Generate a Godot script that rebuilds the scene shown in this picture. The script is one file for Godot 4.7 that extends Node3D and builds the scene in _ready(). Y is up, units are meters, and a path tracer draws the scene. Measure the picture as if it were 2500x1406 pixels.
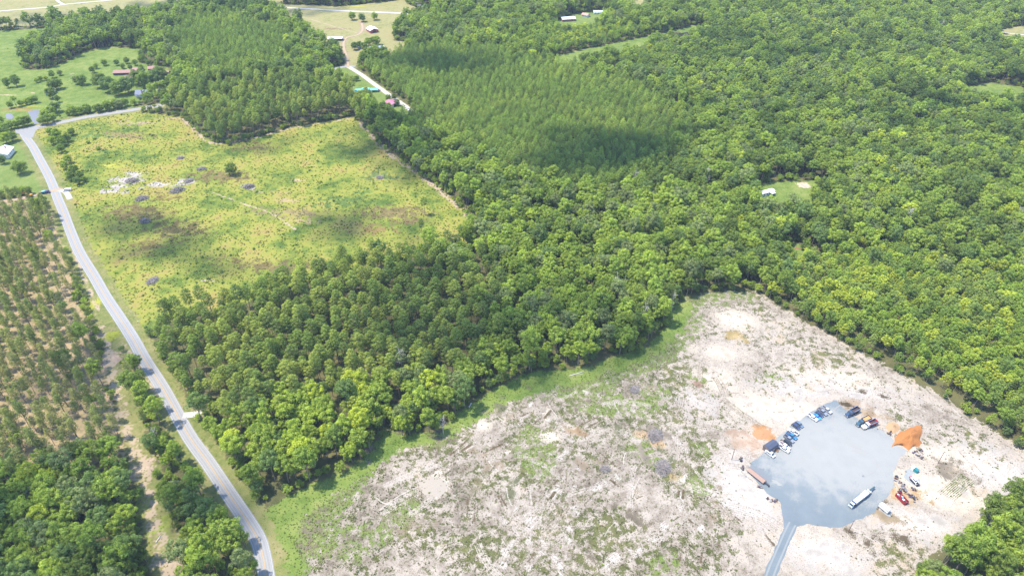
extends Node3D

# ---- the view and the light are set first in _ready(); then the ground, roads and woods; then buildings, vehicles and small things

const CAM_H := 270.0
const SUN_DIR := Vector3(0.40, -0.91, 0.06)     # the way sunlight travels
const GX0 := -820.0
const GZ0 := -1240.0
const CELL := 0.8
const GW := 2048
const GH := 1408

var rng := RandomNumberGenerator.new()
var used := {}
var mats := {}
var ids := PackedByteArray()      # kind of ground in every cell
var zone := PackedByteArray()     # kind of wood in every cell, 0 = open
var weed := PackedFloat32Array()  # how thickly weeds cover the bare site

enum {FLOOR, MEADOW, VERGE, SITE, STRAW, PASTURE, DRY, LAWN, DIRT, CLAY}
enum {OPEN, BROAD, PINE, PLANT, THIN, YOUNG}


func _ready() -> void:
	rng.seed = 7
	view_and_light()
	lay_ground()
	lay_roads()
	lay_yard()
	grow_woods()
	field_growth()
	houses()
	yard_things()
	small_things()


func view_and_light() -> void:
	var cam := Camera3D.new()
	cam.name = "camera"
	cam.fov = 45.17
	cam.far = 6000.0
	cam.near = 1.0
	add_child(cam)
	cam.position = Vector3(0, CAM_H, 0)
	cam.rotation_degrees = Vector3(-37, 0, 0)
	var env := Environment.new()
	env.background_mode = Environment.BG_SKY
	var sky := Sky.new()
	var sm := ProceduralSkyMaterial.new()
	sm.sky_top_color = Color(0.50, 0.62, 0.82)
	sm.sky_horizon_color = Color(0.82, 0.87, 0.93)
	sm.sky_curve = 0.16
	sm.ground_bottom_color = Color(0.30, 0.34, 0.26)
	sm.ground_horizon_color = Color(0.66, 0.72, 0.74)
	sm.sun_angle_max = 12.0
	sky.sky_material = sm
	env.sky = sky
	env.background_energy_multiplier = 1.5
	env.tonemap_mode = Environment.TONE_MAPPER_LINEAR
	env.tonemap_exposure = 2.3
	env.fog_enabled = true
	env.fog_density = 0.00006
	env.fog_light_color = Color(0.80, 0.88, 0.97)
	env.sdfgi_enabled = true
	env.ssao_enabled = true
	env.ssil_enabled = true
	var we := WorldEnvironment.new()
	we.name = "world_environment"
	we.environment = env
	add_child(we)
	var sun := DirectionalLight3D.new()
	sun.name = "sun"
	add_child(sun)
	sun.look_at_from_position(Vector3.ZERO, SUN_DIR, Vector3.UP)
	sun.light_energy = 1.5
	sun.light_color = Color(1.0, 0.965, 0.90)
	sun.light_angular_distance = 0.9
	sun.shadow_enabled = true
	clouds()


# Broken cloud above the camera, out of the frame, whose shadows lie on the woods and the site.
func clouds() -> void:
	var m := mat("cloud", 0.85, 0.86, 0.88, 1.0)
	# centre of the shadow on the ground, half sizes, turn, how closely the puffs stand
	var spots := [
		[Vector2(78.3, -532.3), 68.0, 33.0, -0.25, 3.2], [Vector2(116.3, -553.3), 30.0, 22.0, 0.2, 1.2], [Vector2(51.4, -573.9), 36.0, 18.0, 0.2, 0.5],
		[Vector2(-68.3, -760.3), 58.0, 32.0, 0.1, 2.4], [Vector2(-113.3, -582.4), 40.0, 48.0, 0.5, 1.2], [Vector2(-83.7, -533.8), 24.0, 40.0, 0.4, 0.7],
		[Vector2(-90.7, -344.5), 90.0, 40.0, 0.35, 0.12], [Vector2(-5.1, -340.4), 75.0, 45.0, 0.1, 0.2], [Vector2(-44.3, -289.7), 62.0, 30.0, 0.2, 0.18], [Vector2(41.1, -307.3), 50.0, 30.0, 0.2, 0.18],
		[Vector2(-245.6, -407.8), 30.0, 26.0, 0.2, 0.45], [Vector2(-285.0, -437.9), 32.0, 20.0, 0.1, 0.4], [Vector2(-215.1, -387.6), 34.0, 16.0, 0.2, 0.45], [Vector2(-114.2, -432.2), 60.0, 20.0, 0.1, 0.45], [Vector2(-224.2, -573.9), 26.0, 20.0, 0.0, 0.4],
		
		[Vector2(-194.8, -185.2), 50.0, 36.0, 0.0, 0.3], [Vector2(-133.5, -172.9), 30.0, 30.0, 0.0, 0.3], [Vector2(-226.9, -276.5), 60.0, 26.0, 0.6, 0.2], [Vector2(-395.4, -1008.7), 160.0, 40.0, 0.1, 0.75], [Vector2(-604.7, -959.4), 130.0, 26.0, 0.0, 0.6],
		[Vector2(305.2, -789.8), 170.0, 60.0, 0.1, 0.22], [Vector2(427.5, -618.5), 130.0, 80.0, 0.3, 0.22], [Vector2(187.8, -591.1), 90.0, 60.0, 0.0, 0.25],
	]
	var puff := SphereMesh.new()
	puff.radial_segments = 10
	puff.rings = 6
	var n := 0
	var high := 1250.0
	var back := -SUN_DIR / -SUN_DIR.y * high
	for s in spots:
		var st := SurfaceTool.new()
		var at: Vector2 = s[0]
		var count := int(s[1] * s[2] * PI / 150.0 * s[4]) + 4
		for k in count:
			var r := sqrt(rng.randf())
			var a := rng.randf() * TAU
			var e := Vector2(cos(a) * r * s[1] * rng.randf_range(0.9, 1.15), sin(a) * r * s[2] * rng.randf_range(0.9, 1.15)).rotated(s[3])
			var size := rng.randf_range(5.5, 10.5) * (1.12 - 0.45 * r)
			var lift := rng.randf_range(0.0, 26.0)
			var slide := SUN_DIR * (-lift / SUN_DIR.y)
			var t := Transform3D(Basis().scaled(Vector3(size, size * 0.7, size) * 2.0), Vector3(e.x, lift, e.y) - Vector3(slide.x, 0, slide.z))
			st.append_from(puff, 0, t)
		st.set_material(m)
		var o := MeshInstance3D.new()
		o.name = "cloud" if n == 0 else "cloud_%03d" % n
		n += 1
		o.mesh = st.commit()
		o.position = Vector3(at.x, 0, at.y) + back
		add_child(o)
		o.set_meta("kind", "structure")
		o.set_meta("label", "white broken cloud drifting high over the woods")
		o.set_meta("category", "cloud")


# ---------------------------------------------------------------- helpers

func numbered(called: String) -> String:
	var k: int = used.get(called, 0)
	used[called] = k + 1
	return called if k == 0 else "%s_%03d" % [called, k]


func lin(r: float, g: float, b: float) -> Color:
	return Color(r, g, b).linear_to_srgb()


func mat(called: String, r: float, g: float, b: float, rough := 0.8, metal := 0.0) -> StandardMaterial3D:
	if mats.has(called):
		return mats[called]
	var m := StandardMaterial3D.new()
	m.resource_name = called
	m.albedo_color = lin(r, g, b)
	m.roughness = rough
	m.metallic = metal
	mats[called] = m
	return m


func paint(called: String, r: float, g: float, b: float) -> StandardMaterial3D:
	var m := mat(called, r, g, b, 0.35, 0.0)
	m.clearcoat_enabled = true
	m.clearcoat = 0.6
	m.clearcoat_roughness = 0.12
	return m


func thing(called: String, label: String, category: String, at: Vector3, turn := 0.0, group := "") -> Node3D:
	var o := Node3D.new()
	o.name = numbered(called)
	add_child(o)
	o.position = at
	o.rotation.y = turn
	o.set_meta("label", label)
	o.set_meta("category", category)
	if group:
		o.set_meta("group", group)
	return o


func part(called: String, m: Mesh, material: Material, parent: Node3D, at := Vector3.ZERO, turn := Vector3.ZERO) -> MeshInstance3D:
	var o := MeshInstance3D.new()
	o.name = called
	o.mesh = m
	if material:
		o.material_override = material
	o.position = at
	o.rotation = turn
	parent.add_child(o, true)
	return o


func struct(called: String, m: Mesh, material: Material, label := "") -> MeshInstance3D:
	var o := MeshInstance3D.new()
	o.name = numbered(called)
	o.mesh = m
	if material:
		o.material_override = material
	add_child(o)
	o.set_meta("kind", "structure")
	if label:
		o.set_meta("label", label)
	return o


func g3(p: Vector2, y := 0.0) -> Vector3:
	return Vector3(p.x, y, p.y)


func facing(d: Vector2) -> float:
	return atan2(-d.y, d.x)


func pts(flat: Array) -> PackedVector2Array:
	var a := PackedVector2Array()
	for i in range(0, flat.size(), 2):
		a.append(Vector2(flat[i], flat[i + 1]))
	return a


func box(x: float, y: float, z: float) -> BoxMesh:
	var key := "box %.3f %.3f %.3f" % [x, y, z]
	if not mats.has(key):
		var b := BoxMesh.new()
		b.size = Vector3(x, y, z)
		mats[key] = b
	return mats[key]


func rod(r: float, h: float, r2 := -1.0, sides := 10) -> CylinderMesh:
	var key := "rod %.3f %.3f %.3f %d" % [r, h, r2, sides]
	if not mats.has(key):
		var c := CylinderMesh.new()
		c.bottom_radius = r
		c.top_radius = r if r2 < 0.0 else r2
		c.height = h
		c.radial_segments = sides
		c.rings = 1
		mats[key] = c
	return mats[key]


# A side view (x forward, y up) given thickness across z; its width runs from w0 at the lowest point to w1 at the highest.
func extrude(prof: PackedVector2Array, w0: float, w1: float) -> ArrayMesh:
	var lo := INF
	var hi := -INF
	for q in prof:
		lo = minf(lo, q.y)
		hi = maxf(hi, q.y)
	var st := SurfaceTool.new()
	st.begin(Mesh.PRIMITIVE_TRIANGLES)
	st.set_smooth_group(-1)
	var half := func(y: float) -> float: return lerpf(w0, w1, (y - lo) / maxf(hi - lo, 0.001)) * 0.5
	var n := prof.size()
	for i in n:
		var a := prof[i]
		var b := prof[(i + 1) % n]
		var wa: float = half.call(a.y)
		var wb: float = half.call(b.y)
		var q := [Vector3(a.x, a.y, -wa), Vector3(b.x, b.y, -wb), Vector3(b.x, b.y, wb), Vector3(a.x, a.y, wa)]
		for k in [0, 1, 2, 0, 2, 3]:
			st.add_vertex(q[k])
	var tri := Geometry2D.triangulate_polygon(prof)
	for side in [-1.0, 1.0]:
		for k in range(0, tri.size(), 3):
			var order := [0, 1, 2] if side > 0.0 else [0, 2, 1]
			for j in order:
				var c := prof[tri[k + j]]
				st.add_vertex(Vector3(c.x, c.y, half.call(c.y) * side))
	st.generate_normals()
	return st.commit()


func flat_poly(p: PackedVector2Array, y: float, uv_scale := 0.05) -> ArrayMesh:
	var tri := Geometry2D.triangulate_polygon(p)
	var st := SurfaceTool.new()
	st.begin(Mesh.PRIMITIVE_TRIANGLES)
	for i in p:
		st.set_normal(Vector3.UP)
		st.set_uv(i * uv_scale)
		st.add_vertex(Vector3(i.x, y, i.y))
	for k in range(0, tri.size(), 3):
		var a := p[tri[k]]
		var b := p[tri[k + 1]]
		var c := p[tri[k + 2]]
		var cw := (b - a).cross(c - a) > 0.0
		st.add_index(tri[k])
		st.add_index(tri[k + (1 if cw else 2)])
		st.add_index(tri[k + (2 if cw else 1)])
	return st.commit()


# An outline with its long edges broken up and pushed about, so that it reads as an edge of loose matter.
func ragged(p: PackedVector2Array, step: float, amount: float, sd: int) -> PackedVector2Array:
	var nz := FastNoiseLite.new()
	nz.seed = sd
	nz.frequency = 0.16
	var out := PackedVector2Array()
	for i in p.size():
		var a := p[i]
		var b := p[(i + 1) % p.size()]
		var n := maxi(1, int(a.distance_to(b) / step))
		var side := (b - a).orthogonal().normalized()
		for k in n:
			var q := a.lerp(b, float(k) / n)
			out.append(q + side * nz.get_noise_2dv(q) * amount * 2.0)
	return out


# A strip along a centre line, from offset a to offset b to its side.
func ribbon(line: PackedVector2Array, a: float, b: float, y: float) -> ArrayMesh:
	var st := SurfaceTool.new()
	st.begin(Mesh.PRIMITIVE_TRIANGLES)
	var along := 0.0
	for i in line.size():
		var d := (line[mini(i + 1, line.size() - 1)] - line[maxi(i - 1, 0)]).normalized()
		var side := Vector2(-d.y, d.x)
		if i:
			along += line[i].distance_to(line[i - 1])
		for k in [a, b]:
			var q: Vector2 = line[i] + side * k
			st.set_normal(Vector3.UP)
			st.set_uv(Vector2(k * 0.1, along * 0.1))
			st.add_vertex(Vector3(q.x, y, q.y))
		if i:
			var n := i * 2
			for k in [n - 2, n, n - 1, n - 1, n, n + 1]:
				st.add_index(k)
	return st.commit()


func smooth_line(p: PackedVector2Array, step := 4.0) -> PackedVector2Array:
	var c := Curve2D.new()
	for i in p.size():
		var t := (p[mini(i + 1, p.size() - 1)] - p[maxi(i - 1, 0)]) / 6.0
		c.add_point(p[i], -t, t)
	c.bake_interval = step
	return c.get_baked_points()


# ---------------------------------------------------------------- the ground

func cell(x: float, z: float) -> int:
	var i := clampi(int((x - GX0) / CELL), 0, GW - 1)
	var j := clampi(int((z - GZ0) / CELL), 0, GH - 1)
	return j * GW + i


func fill(into: PackedByteArray, flat: Array, value: int) -> void:
	var p := pts(flat)
	var lo := INF
	var hi := -INF
	for q in p:
		lo = minf(lo, q.y)
		hi = maxf(hi, q.y)
	for j in range(maxi(0, int((lo - GZ0) / CELL)), mini(GH, int((hi - GZ0) / CELL) + 1)):
		var z := GZ0 + (j + 0.5) * CELL
		var xs := []
		for i in p.size():
			var a := p[i]
			var b := p[(i + 1) % p.size()]
			if (a.y <= z) != (b.y <= z):
				xs.append(a.x + (b.x - a.x) * (z - a.y) / (b.y - a.y))
		xs.sort()
		for k in range(0, xs.size() - 1, 2):
			var i0 := maxi(0, int((xs[k] - GX0) / CELL + 0.5))
			var i1 := mini(GW, int((xs[k + 1] - GX0) / CELL + 0.5))
			for i in range(i0, i1):
				into[j * GW + i] = value


func fill_line(into: PackedByteArray, line: PackedVector2Array, w: float, value: int) -> void:
	var n := int(w / CELL)
	for q in line:
		var ci := int((q.x - GX0) / CELL)
		var cj := int((q.y - GZ0) / CELL)
		for j in range(maxi(0, cj - n), mini(GH, cj + n + 1)):
			for i in range(maxi(0, ci - n), mini(GW, ci + n + 1)):
				if (i - ci) * (i - ci) + (j - cj) * (j - cj) <= n * n:
					into[j * GW + i] = value


func noise_bytes(w: int, h: int, period: float, metres: float, octaves: int, sd: int, kind := FastNoiseLite.TYPE_SIMPLEX_SMOOTH) -> PackedByteArray:
	var nz := FastNoiseLite.new()
	nz.seed = sd
	nz.noise_type = kind
	nz.frequency = metres / period
	nz.fractal_octaves = octaves
	nz.fractal_type = FastNoiseLite.FRACTAL_FBM if octaves > 1 else FastNoiseLite.FRACTAL_NONE
	return nz.get_image(w, h).get_data()


# 256 colours through the given stops (linear values), as sRGB bytes.
func ramp(stops: Array) -> PackedByteArray:
	var out := PackedByteArray()
	out.resize(768)
	var n := stops.size() - 1
	for i in 256:
		var t := i / 255.0 * n
		var k := mini(int(t), n - 1)
		var c: Color = stops[k].lerp(stops[k + 1], t - k).linear_to_srgb()
		out[i * 3] = int(clampf(c.r, 0, 1) * 255.0)
		out[i * 3 + 1] = int(clampf(c.g, 0, 1) * 255.0)
		out[i * 3 + 2] = int(clampf(c.b, 0, 1) * 255.0)
	return out


var ramps := []

const MAIN_ROAD := [-100.1, -152.3, -102.7, -158.4, -107.3, -168.6, -113.4, -178.5, -132.9, -200.6, -147.6, -217.2, -164.3, -235.3, -188.1, -265.2, -209.1, -289.7, -223.9, -308.1, -240.5, -327.4, -258.8, -348.3, -277.3, -370.9, -301.3, -399.5, -321.4, -426.6, -342.5, -456.3, -354.4, -472.5, -379.0, -506.7, -408.8, -544.6, -427.4, -568.0, -446.0, -589.4, -453.3, -601.0, -449.0, -608.3, -440.0, -612.9, -420.1, -626.2, -408.6, -633.9, -387.0, -643.9, -371.6, -650.9, -347.9, -662.3]


func lay_ground() -> void:
	ids.resize(GW * GH)
	ids.fill(FLOOR)
	zone.resize(GW * GH)
	zone.fill(BROAD)
	# kinds of wood
	fill(zone, [-458.2, -464.9, -371.4, -473.7, -350.6, -455.6, -329.2, -423.8, -300.7, -382.7, -275.7, -346.6, -252.3, -314.7, -234.3, -289.7, -219.1, -267.0, -202.6, -240.7, -191.2, -222.2, -196.6, -212.3, -223.4, -214.7, -242.9, -207.5, -277.0, -200.6], THIN)
	fill(zone, [-145.5, -628.1, -172.2, -750.1, -138.1, -803.8, -73.5, -833.0, 23.5, -789.8, 103.0, -743.7, 147.0, -684.9, 172.9, -609.2, 170.9, -565.5, 136.6, -518.9, 100.8, -484.2, 64.1, -474.4, 25.9, -480.9, -16.8, -508.1, -61.8, -565.5, -99.9, -609.2], PLANT)
	fill(zone, [-34.7, -845.1, 26.1, -900.2, 80.1, -926.3, 160.8, -893.4, 179.8, -883.4, 97.4, -827.0, 47.4, -798.1, 0.0, -810.9], YOUNG)
	fill(zone, [-333.2, -656.1, -326.2, -692.7, -301.0, -719.3, -242.1, -727.7, -180.9, -707.5, -152.6, -668.7, -151.5, -631.0, -182.2, -616.6, -233.5, -580.7, -259.2, -568.8, -297.0, -601.9], PINE)
	fill(zone, [-223.3, -318.5, -168.4, -344.5, -110.8, -382.7, -27.9, -387.6, 0.0, -334.2, -23.0, -283.0, -66.3, -263.9, -117.7, -249.1, -162.7, -243.5, -183.4, -263.9], PINE)
	fill(zone, [175.9, -377.9, 245.6, -407.8, 291.0, -382.7, 405.1, -387.6, 277.0, -200.6, 231.7, -263.3, 192.9, -306.6, 162.2, -350.0], YOUNG)
	fill(zone, [-418.8, -863.9, -430.8, -950.0, -382.4, -968.9, -301.1, -914.0, -253.6, -848.2, -247.9, -750.1, -307.0, -737.5, -374.6, -762.9], PLANT)
	fill(ids, [-458.2, -464.9, -371.4, -473.7, -350.6, -455.6, -329.2, -423.8, -300.7, -382.7, -275.7, -346.6, -252.3, -314.7, -234.3, -289.7, -219.1, -267.0, -202.6, -240.7, -191.2, -222.2, -196.6, -212.3, -223.4, -214.7, -242.9, -207.5, -277.0, -200.6], STRAW)
	# open ground
	var open := [
		[MEADOW, [-454.1, -603.7, -439.1, -618.5, -414.7, -632.0, -383.7, -641.9, -364.5, -643.9, -338.1, -637.9, -317.6, -631.0, -298.3, -605.5, -268.3, -573.9, -252.5, -570.5, -234.3, -583.3, -210.4, -605.5, -182.6, -618.5, -157.6, -630.0, -150.2, -628.1, -140.6, -611.0, -114.4, -564.7, -86.2, -525.5, -62.8, -495.6, -48.2, -475.7, -32.3, -447.8, -29.9, -429.4, -34.7, -407.8, -70.4, -392.5, -110.4, -380.3, -141.6, -361.9, -167.8, -342.4, -201.8, -330.2, -219.7, -312.9, -222.2, -307.3, -242.2, -330.2, -271.0, -364.1, -303.4, -407.8, -342.8, -464.9, -375.3, -511.7, -419.9, -565.5]],
		[SITE, [-113.3, -189.5, -101.3, -201.0, -80.5, -211.8, -70.6, -223.5, -65.1, -238.0, -67.7, -244.0, -59.7, -239.3, -55.9, -234.7, -39.5, -236.6, -23.8, -253.5, -11.1, -265.5, 9.1, -280.4, 39.2, -284.0, 58.6, -292.1, 78.7, -300.9, 94.5, -322.4, 103.4, -343.3, 118.1, -351.8, 134.7, -355.2, 158.2, -354.4, 167.1, -340.4, 177.8, -326.3, 193.2, -307.3, 209.1, -288.0, 223.9, -270.1, 231.3, -262.4, 237.5, -249.1, 246.8, -235.3, 253.8, -226.0, 270.1, -207.5, 268.5, -205.2, 239.4, -201.7, 225.4, -193.8, 211.3, -185.2, 194.2, -176.9, 183.1, -169.0, 169.9, -159.5, 155.2, -142.0, -99.6, -142.0, -96.1, -159.5, -107.6, -179.0, -112.7, -187.3]],
		[VERGE, [-314.4, -407.8, -287.8, -368.6, -258.6, -330.2, -235.5, -296.6, -215.7, -263.9, -199.7, -238.0, -186.5, -217.2, -176.3, -200.6, -165.2, -181.0, -159.0, -170.9, -147.4, -145.4, -130.0, -145.4, -142.3, -170.9, -154.6, -189.5, -165.9, -207.5, -177.3, -224.8, -189.7, -243.5, -204.2, -263.9, -219.1, -286.3, -236.4, -311.0, -260.1, -342.4, -287.0, -377.9, -311.9, -413.0]],
		[VERGE, [-350.7, -464.9, -313.3, -413.0, -287.2, -377.9, -260.7, -342.4, -237.1, -311.0, -224.6, -296.6, -233.6, -296.6, -257.3, -330.2, -286.7, -368.6, -313.5, -407.8, -329.1, -429.4]],
		[LAWN, [-539.9, -584.1, -456.1, -593.8, -417.7, -545.4, -385.0, -504.6, -368.0, -484.2, -359.1, -469.9, -379.6, -471.2, -461.6, -469.9]],
		[PASTURE, [-544.7, -591.1, -766.0, -914.0, -655.2, -905.3, -590.1, -921.0, -567.9, -903.6, -582.9, -868.7, -574.8, -818.2, -547.5, -765.6, -526.3, -760.3, -513.0, -782.9, -508.6, -821.1, -489.3, -842.1, -444.1, -834.5, -428.8, -806.6, -428.5, -787.0, -383.1, -766.9, -359.4, -735.0, -354.4, -705.2, -374.5, -671.9, -377.0, -654.0, -419.1, -640.9, -443.0, -618.5, -460.7, -601.9]],
		[DRY, [-761.2, -907.0, -961.3, -1198.8, -543.6, -1198.8, -469.9, -1046.8, -462.1, -988.5, -491.7, -965.1, -529.0, -950.0, -550.9, -938.9, -592.2, -935.3, -634.6, -924.5, -664.5, -921.0]],
		[DRY, [-336.4, -992.4, -361.8, -1051.2, -404.4, -1198.8, -364.6, -1198.8, -326.4, -1029.6, -242.3, -1016.9, -171.4, -1046.8, -161.6, -1062.3, -145.2, -1025.3, -118.3, -988.5, -113.6, -968.9, -136.8, -953.7, -150.1, -910.5, -146.8, -867.1, -125.4, -857.6, -126.2, -803.8, -147.9, -789.8, -162.0, -789.8, -176.1, -789.8, -177.8, -765.6, -185.1, -765.6, -200.7, -827.0, -219.2, -827.0, -242.9, -867.1, -274.6, -924.5, -302.9, -961.3]],
		[LAWN, [-203.9, -755.2, -187.1, -773.5, -175.2, -766.9, -139.1, -715.7, -101.3, -654.0, -92.9, -635.9, -97.4, -620.4, -113.5, -624.2, -126.5, -645.9, -144.0, -666.5, -156.2, -670.8, -170.8, -699.5, -186.7, -732.6]],
		[PASTURE, [44.1, -778.9, 47.8, -806.6, 83.1, -830.0, 125.2, -856.0, 180.7, -888.4, 235.4, -928.1, 254.9, -931.7, 230.3, -867.1, 180.8, -830.0, 127.9, -798.1, 78.3, -770.8, 54.4, -755.2]],
		[DRY, [582.5, -845.1, 629.3, -910.5, 681.6, -931.7, 831.8, -931.7, 754.0, -825.5, 604.4, -836.0]],
		[PASTURE, [472.2, -708.7, 512.4, -722.9, 540.4, -711.0, 514.0, -656.1, 446.0, -658.1]],
		[PASTURE, [192.6, -489.5, 210.1, -501.8, 247.7, -504.6, 248.0, -486.8, 229.7, -457.5, 200.5, -449.0, 184.6, -452.6]],
		[PASTURE, [190.6, -412.0, 199.2, -416.2, 205.8, -404.6, 197.1, -383.7, 185.0, -387.6]],
		[DRY, [159.1, -1198.8, 258.5, -1198.8, 205.8, -1040.3, 176.3, -980.6, 162.3, -980.6, 160.4, -1016.9, 144.1, -1040.3]],
		[LAWN, [54.2, -942.6, 83.8, -978.6, 125.2, -1000.5, 131.7, -957.5, 99.1, -900.2, 59.6, -893.4]],
		[DIRT, [-173.9, -256.4, -169.0, -257.9, -163.2, -252.0, -159.3, -245.7, -164.8, -243.5, -169.3, -246.9]],
	]
	open.append([PASTURE, [-98.7, -138.7, -96.1, -159.5, -107.6, -179.0, -113.3, -189.5, -101.3, -201.0, -80.5, -211.8, -70.6, -223.5, -65.1, -238.0, -55.9, -234.7, -39.5, -236.6, -23.8, -253.5, -11.1, -265.5, 9.1, -280.4, 39.2, -284.0, 58.6, -292.1, 78.7, -300.9, 94.5, -322.4, 103.4, -343.3, 114.2, -343.3, 102.8, -316.6, 86.2, -295.9, 70.7, -287.0, 42.9, -273.9, 17.8, -266.4, -2.2, -256.4, -21.0, -241.3, -36.8, -229.4, -52.7, -225.3, -61.9, -218.7, -71.8, -207.1, -84.7, -194.7, -94.7, -185.6, -94.0, -172.9, -86.7, -159.5, -84.9, -138.7]])
	for o in open:
		fill(ids, o[1], o[0])
		fill(zone, o[1], OPEN)
	var road := smooth_line(pts(MAIN_ROAD), 1.0)
	fill_line(ids, road, 8.5, VERGE)
	fill_line(zone, road, 8.0, OPEN)
	for r in lanes():
		var l := smooth_line(pts(r[0]), 1.0)
		fill_line(ids, l, r[1] * 0.5 + 1.2, DIRT if r[2] == "dirt" else VERGE)
		fill_line(zone, l, r[1] * 0.5 + 3.0, OPEN)
	fill(zone, [-231.0, -304.4, -213.4, -283.0, -195.0, -254.9, -179.1, -229.9, -165.6, -208.7, -150.3, -186.2, -139.1, -170.9, -125.4, -142.0, -102.6, -142.0, -111.2, -159.5, -119.2, -172.9, -132.3, -189.5, -146.8, -205.2, -167.0, -227.3, -183.9, -247.7, -204.2, -273.3, -223.3, -298.0], BROAD)
	# weeds over the bare site
	weed.resize(GW * GH)
	weed.fill(0.0)
	var soft := PackedByteArray()
	soft.resize(GW * GH)
	fill(soft, [104.8, -300.1, 80.5, -283.0, 44.6, -268.6, 28.6, -262.4, -10.8, -254.9, -30.8, -231.3, -58.2, -220.9, -67.2, -202.9, -82.2, -183.1, -84.9, -159.5, -89.8, -142.0, -106.2, -142.0, -108.1, -159.5, -115.7, -179.0, -117.7, -191.6, -106.9, -207.5, -86.0, -219.7, -73.5, -240.7, -65.0, -254.9, -40.4, -246.3, -15.8, -273.3, 7.0, -289.7, 70.5, -311.0, 92.2, -338.3, 103.8, -359.6, 126.1, -364.1, 162.4, -359.6, 157.0, -350.0, 117.2, -341.6], 1)
	for j in range(900, GH):
		for i in range(700, 1500):
			if soft[j * GW + i]:
				weed[j * GW + i] = 0.95
	var tufts := [
		[-30.6, -201.7, 15, .6], [-19.3, -205.2, 16, .6], [12.1, -222.2, 16, .85], [15.7, -211.1, 10, .8], [38.1, -220.9, 8, .8], [87.7, -204.0, 13, .75], [86.0, -209.9, 8, .7], [-14.2, -171.9, 17, .6], [-1.7, -165.2, 14, .6], [30.6, -176.9, 14, .6],
		[42.3, -185.2, 14, .55], [64.0, -162.3, 18, .7], [79.7, -170.9, 14, .6], [142.9, -276.5, 15, .7], [155.9, -281.4, 12, .5], [101.0, -276.5, 12, .75], [108.6, -270.1, 10, .6], [172.5, -289.7, 14, .45], [182.6, -273.3, 12, .4], [31.9, -193.8, 15, .55], [63.5, -229.9, 8, .9], [69.6, -217.2, 9, .85],
		[60.1, -227.3, 10, .85], [43.2, -212.3, 9, .7], [94.2, -187.3, 10, .6], [107.0, -249.1, 14, .5], [68.9, -252.0, 16, .7], [77.3, -263.9, 15, .8], [50.0, -256.4, 16, .85], [32.3, -252.0, 12, .7], [8.3, -235.3, 14, .75], [0.0, -224.8, 13, .6], [-46.7, -191.6, 14, .7], [-58.2, -181.0, 16, .7],
		[-69.4, -172.9, 16, .8], [-48.6, -176.9, 12, .6], [-34.9, -185.2, 12, .5], [179.1, -222.2, 7, .5], [201.1, -249.1, 10, .5], [208.2, -232.6, 12, .5], [225.4, -238.0, 14, .55], [232.8, -224.8, 12, .5], [210.4, -208.7, 10, .45], [163.0, -163.3, 14, .5], [176.2, -172.9, 10, .5], [140.1, -307.3, 11, .5],
		[153.7, -338.3, 12, .7], [111.9, -322.4, 14, .75], [132.1, -344.5, 14, .7], [172.7, -311.0, 14, .5], [187.8, -293.2, 14, .5], [202.9, -273.3, 13, .5], [13.7, -159.5, 18, .6], [43.1, -161.4, 16, .6], [94.9, -223.5, 9, .8], [90.4, -231.3, 6, .9], [-28.2, -222.2, 12, .6], [18.8, -193.8, 12, .5],
	]
	for t in tufts:
		var c := Vector2(t[0], t[1])
		var rad: float = t[2]
		var ci := int((c.x - GX0) / CELL)
		var cj := int((c.y - GZ0) / CELL)
		var n := int(rad * 1.5 / CELL)
		for j in range(cj - n, cj + n):
			for i in range(ci - n, ci + n):
				if j >= 0 and j < GH and i >= 0 and i < GW:
					var d := Vector2(i - ci, j - cj).length() * CELL / rad
					var v: float = t[3] * clampf(1.35 - d * 0.9, 0.0, 1.0)
					weed[j * GW + i] = maxf(weed[j * GW + i], v)
	# the border thins out into the sand
	for pass_ in 2:
		var old := weed.duplicate()
		for j in range(1040, GH - 40):
			for i in range(830, 1400):
				var q := j * GW + i
				weed[q] = (old[q] * 2.0 + old[q - 7] + old[q + 7] + old[q - 7 * GW] + old[q + 7 * GW] + old[q - 3 - 3 * GW] + old[q + 3 + 3 * GW]) / 8.0
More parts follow.
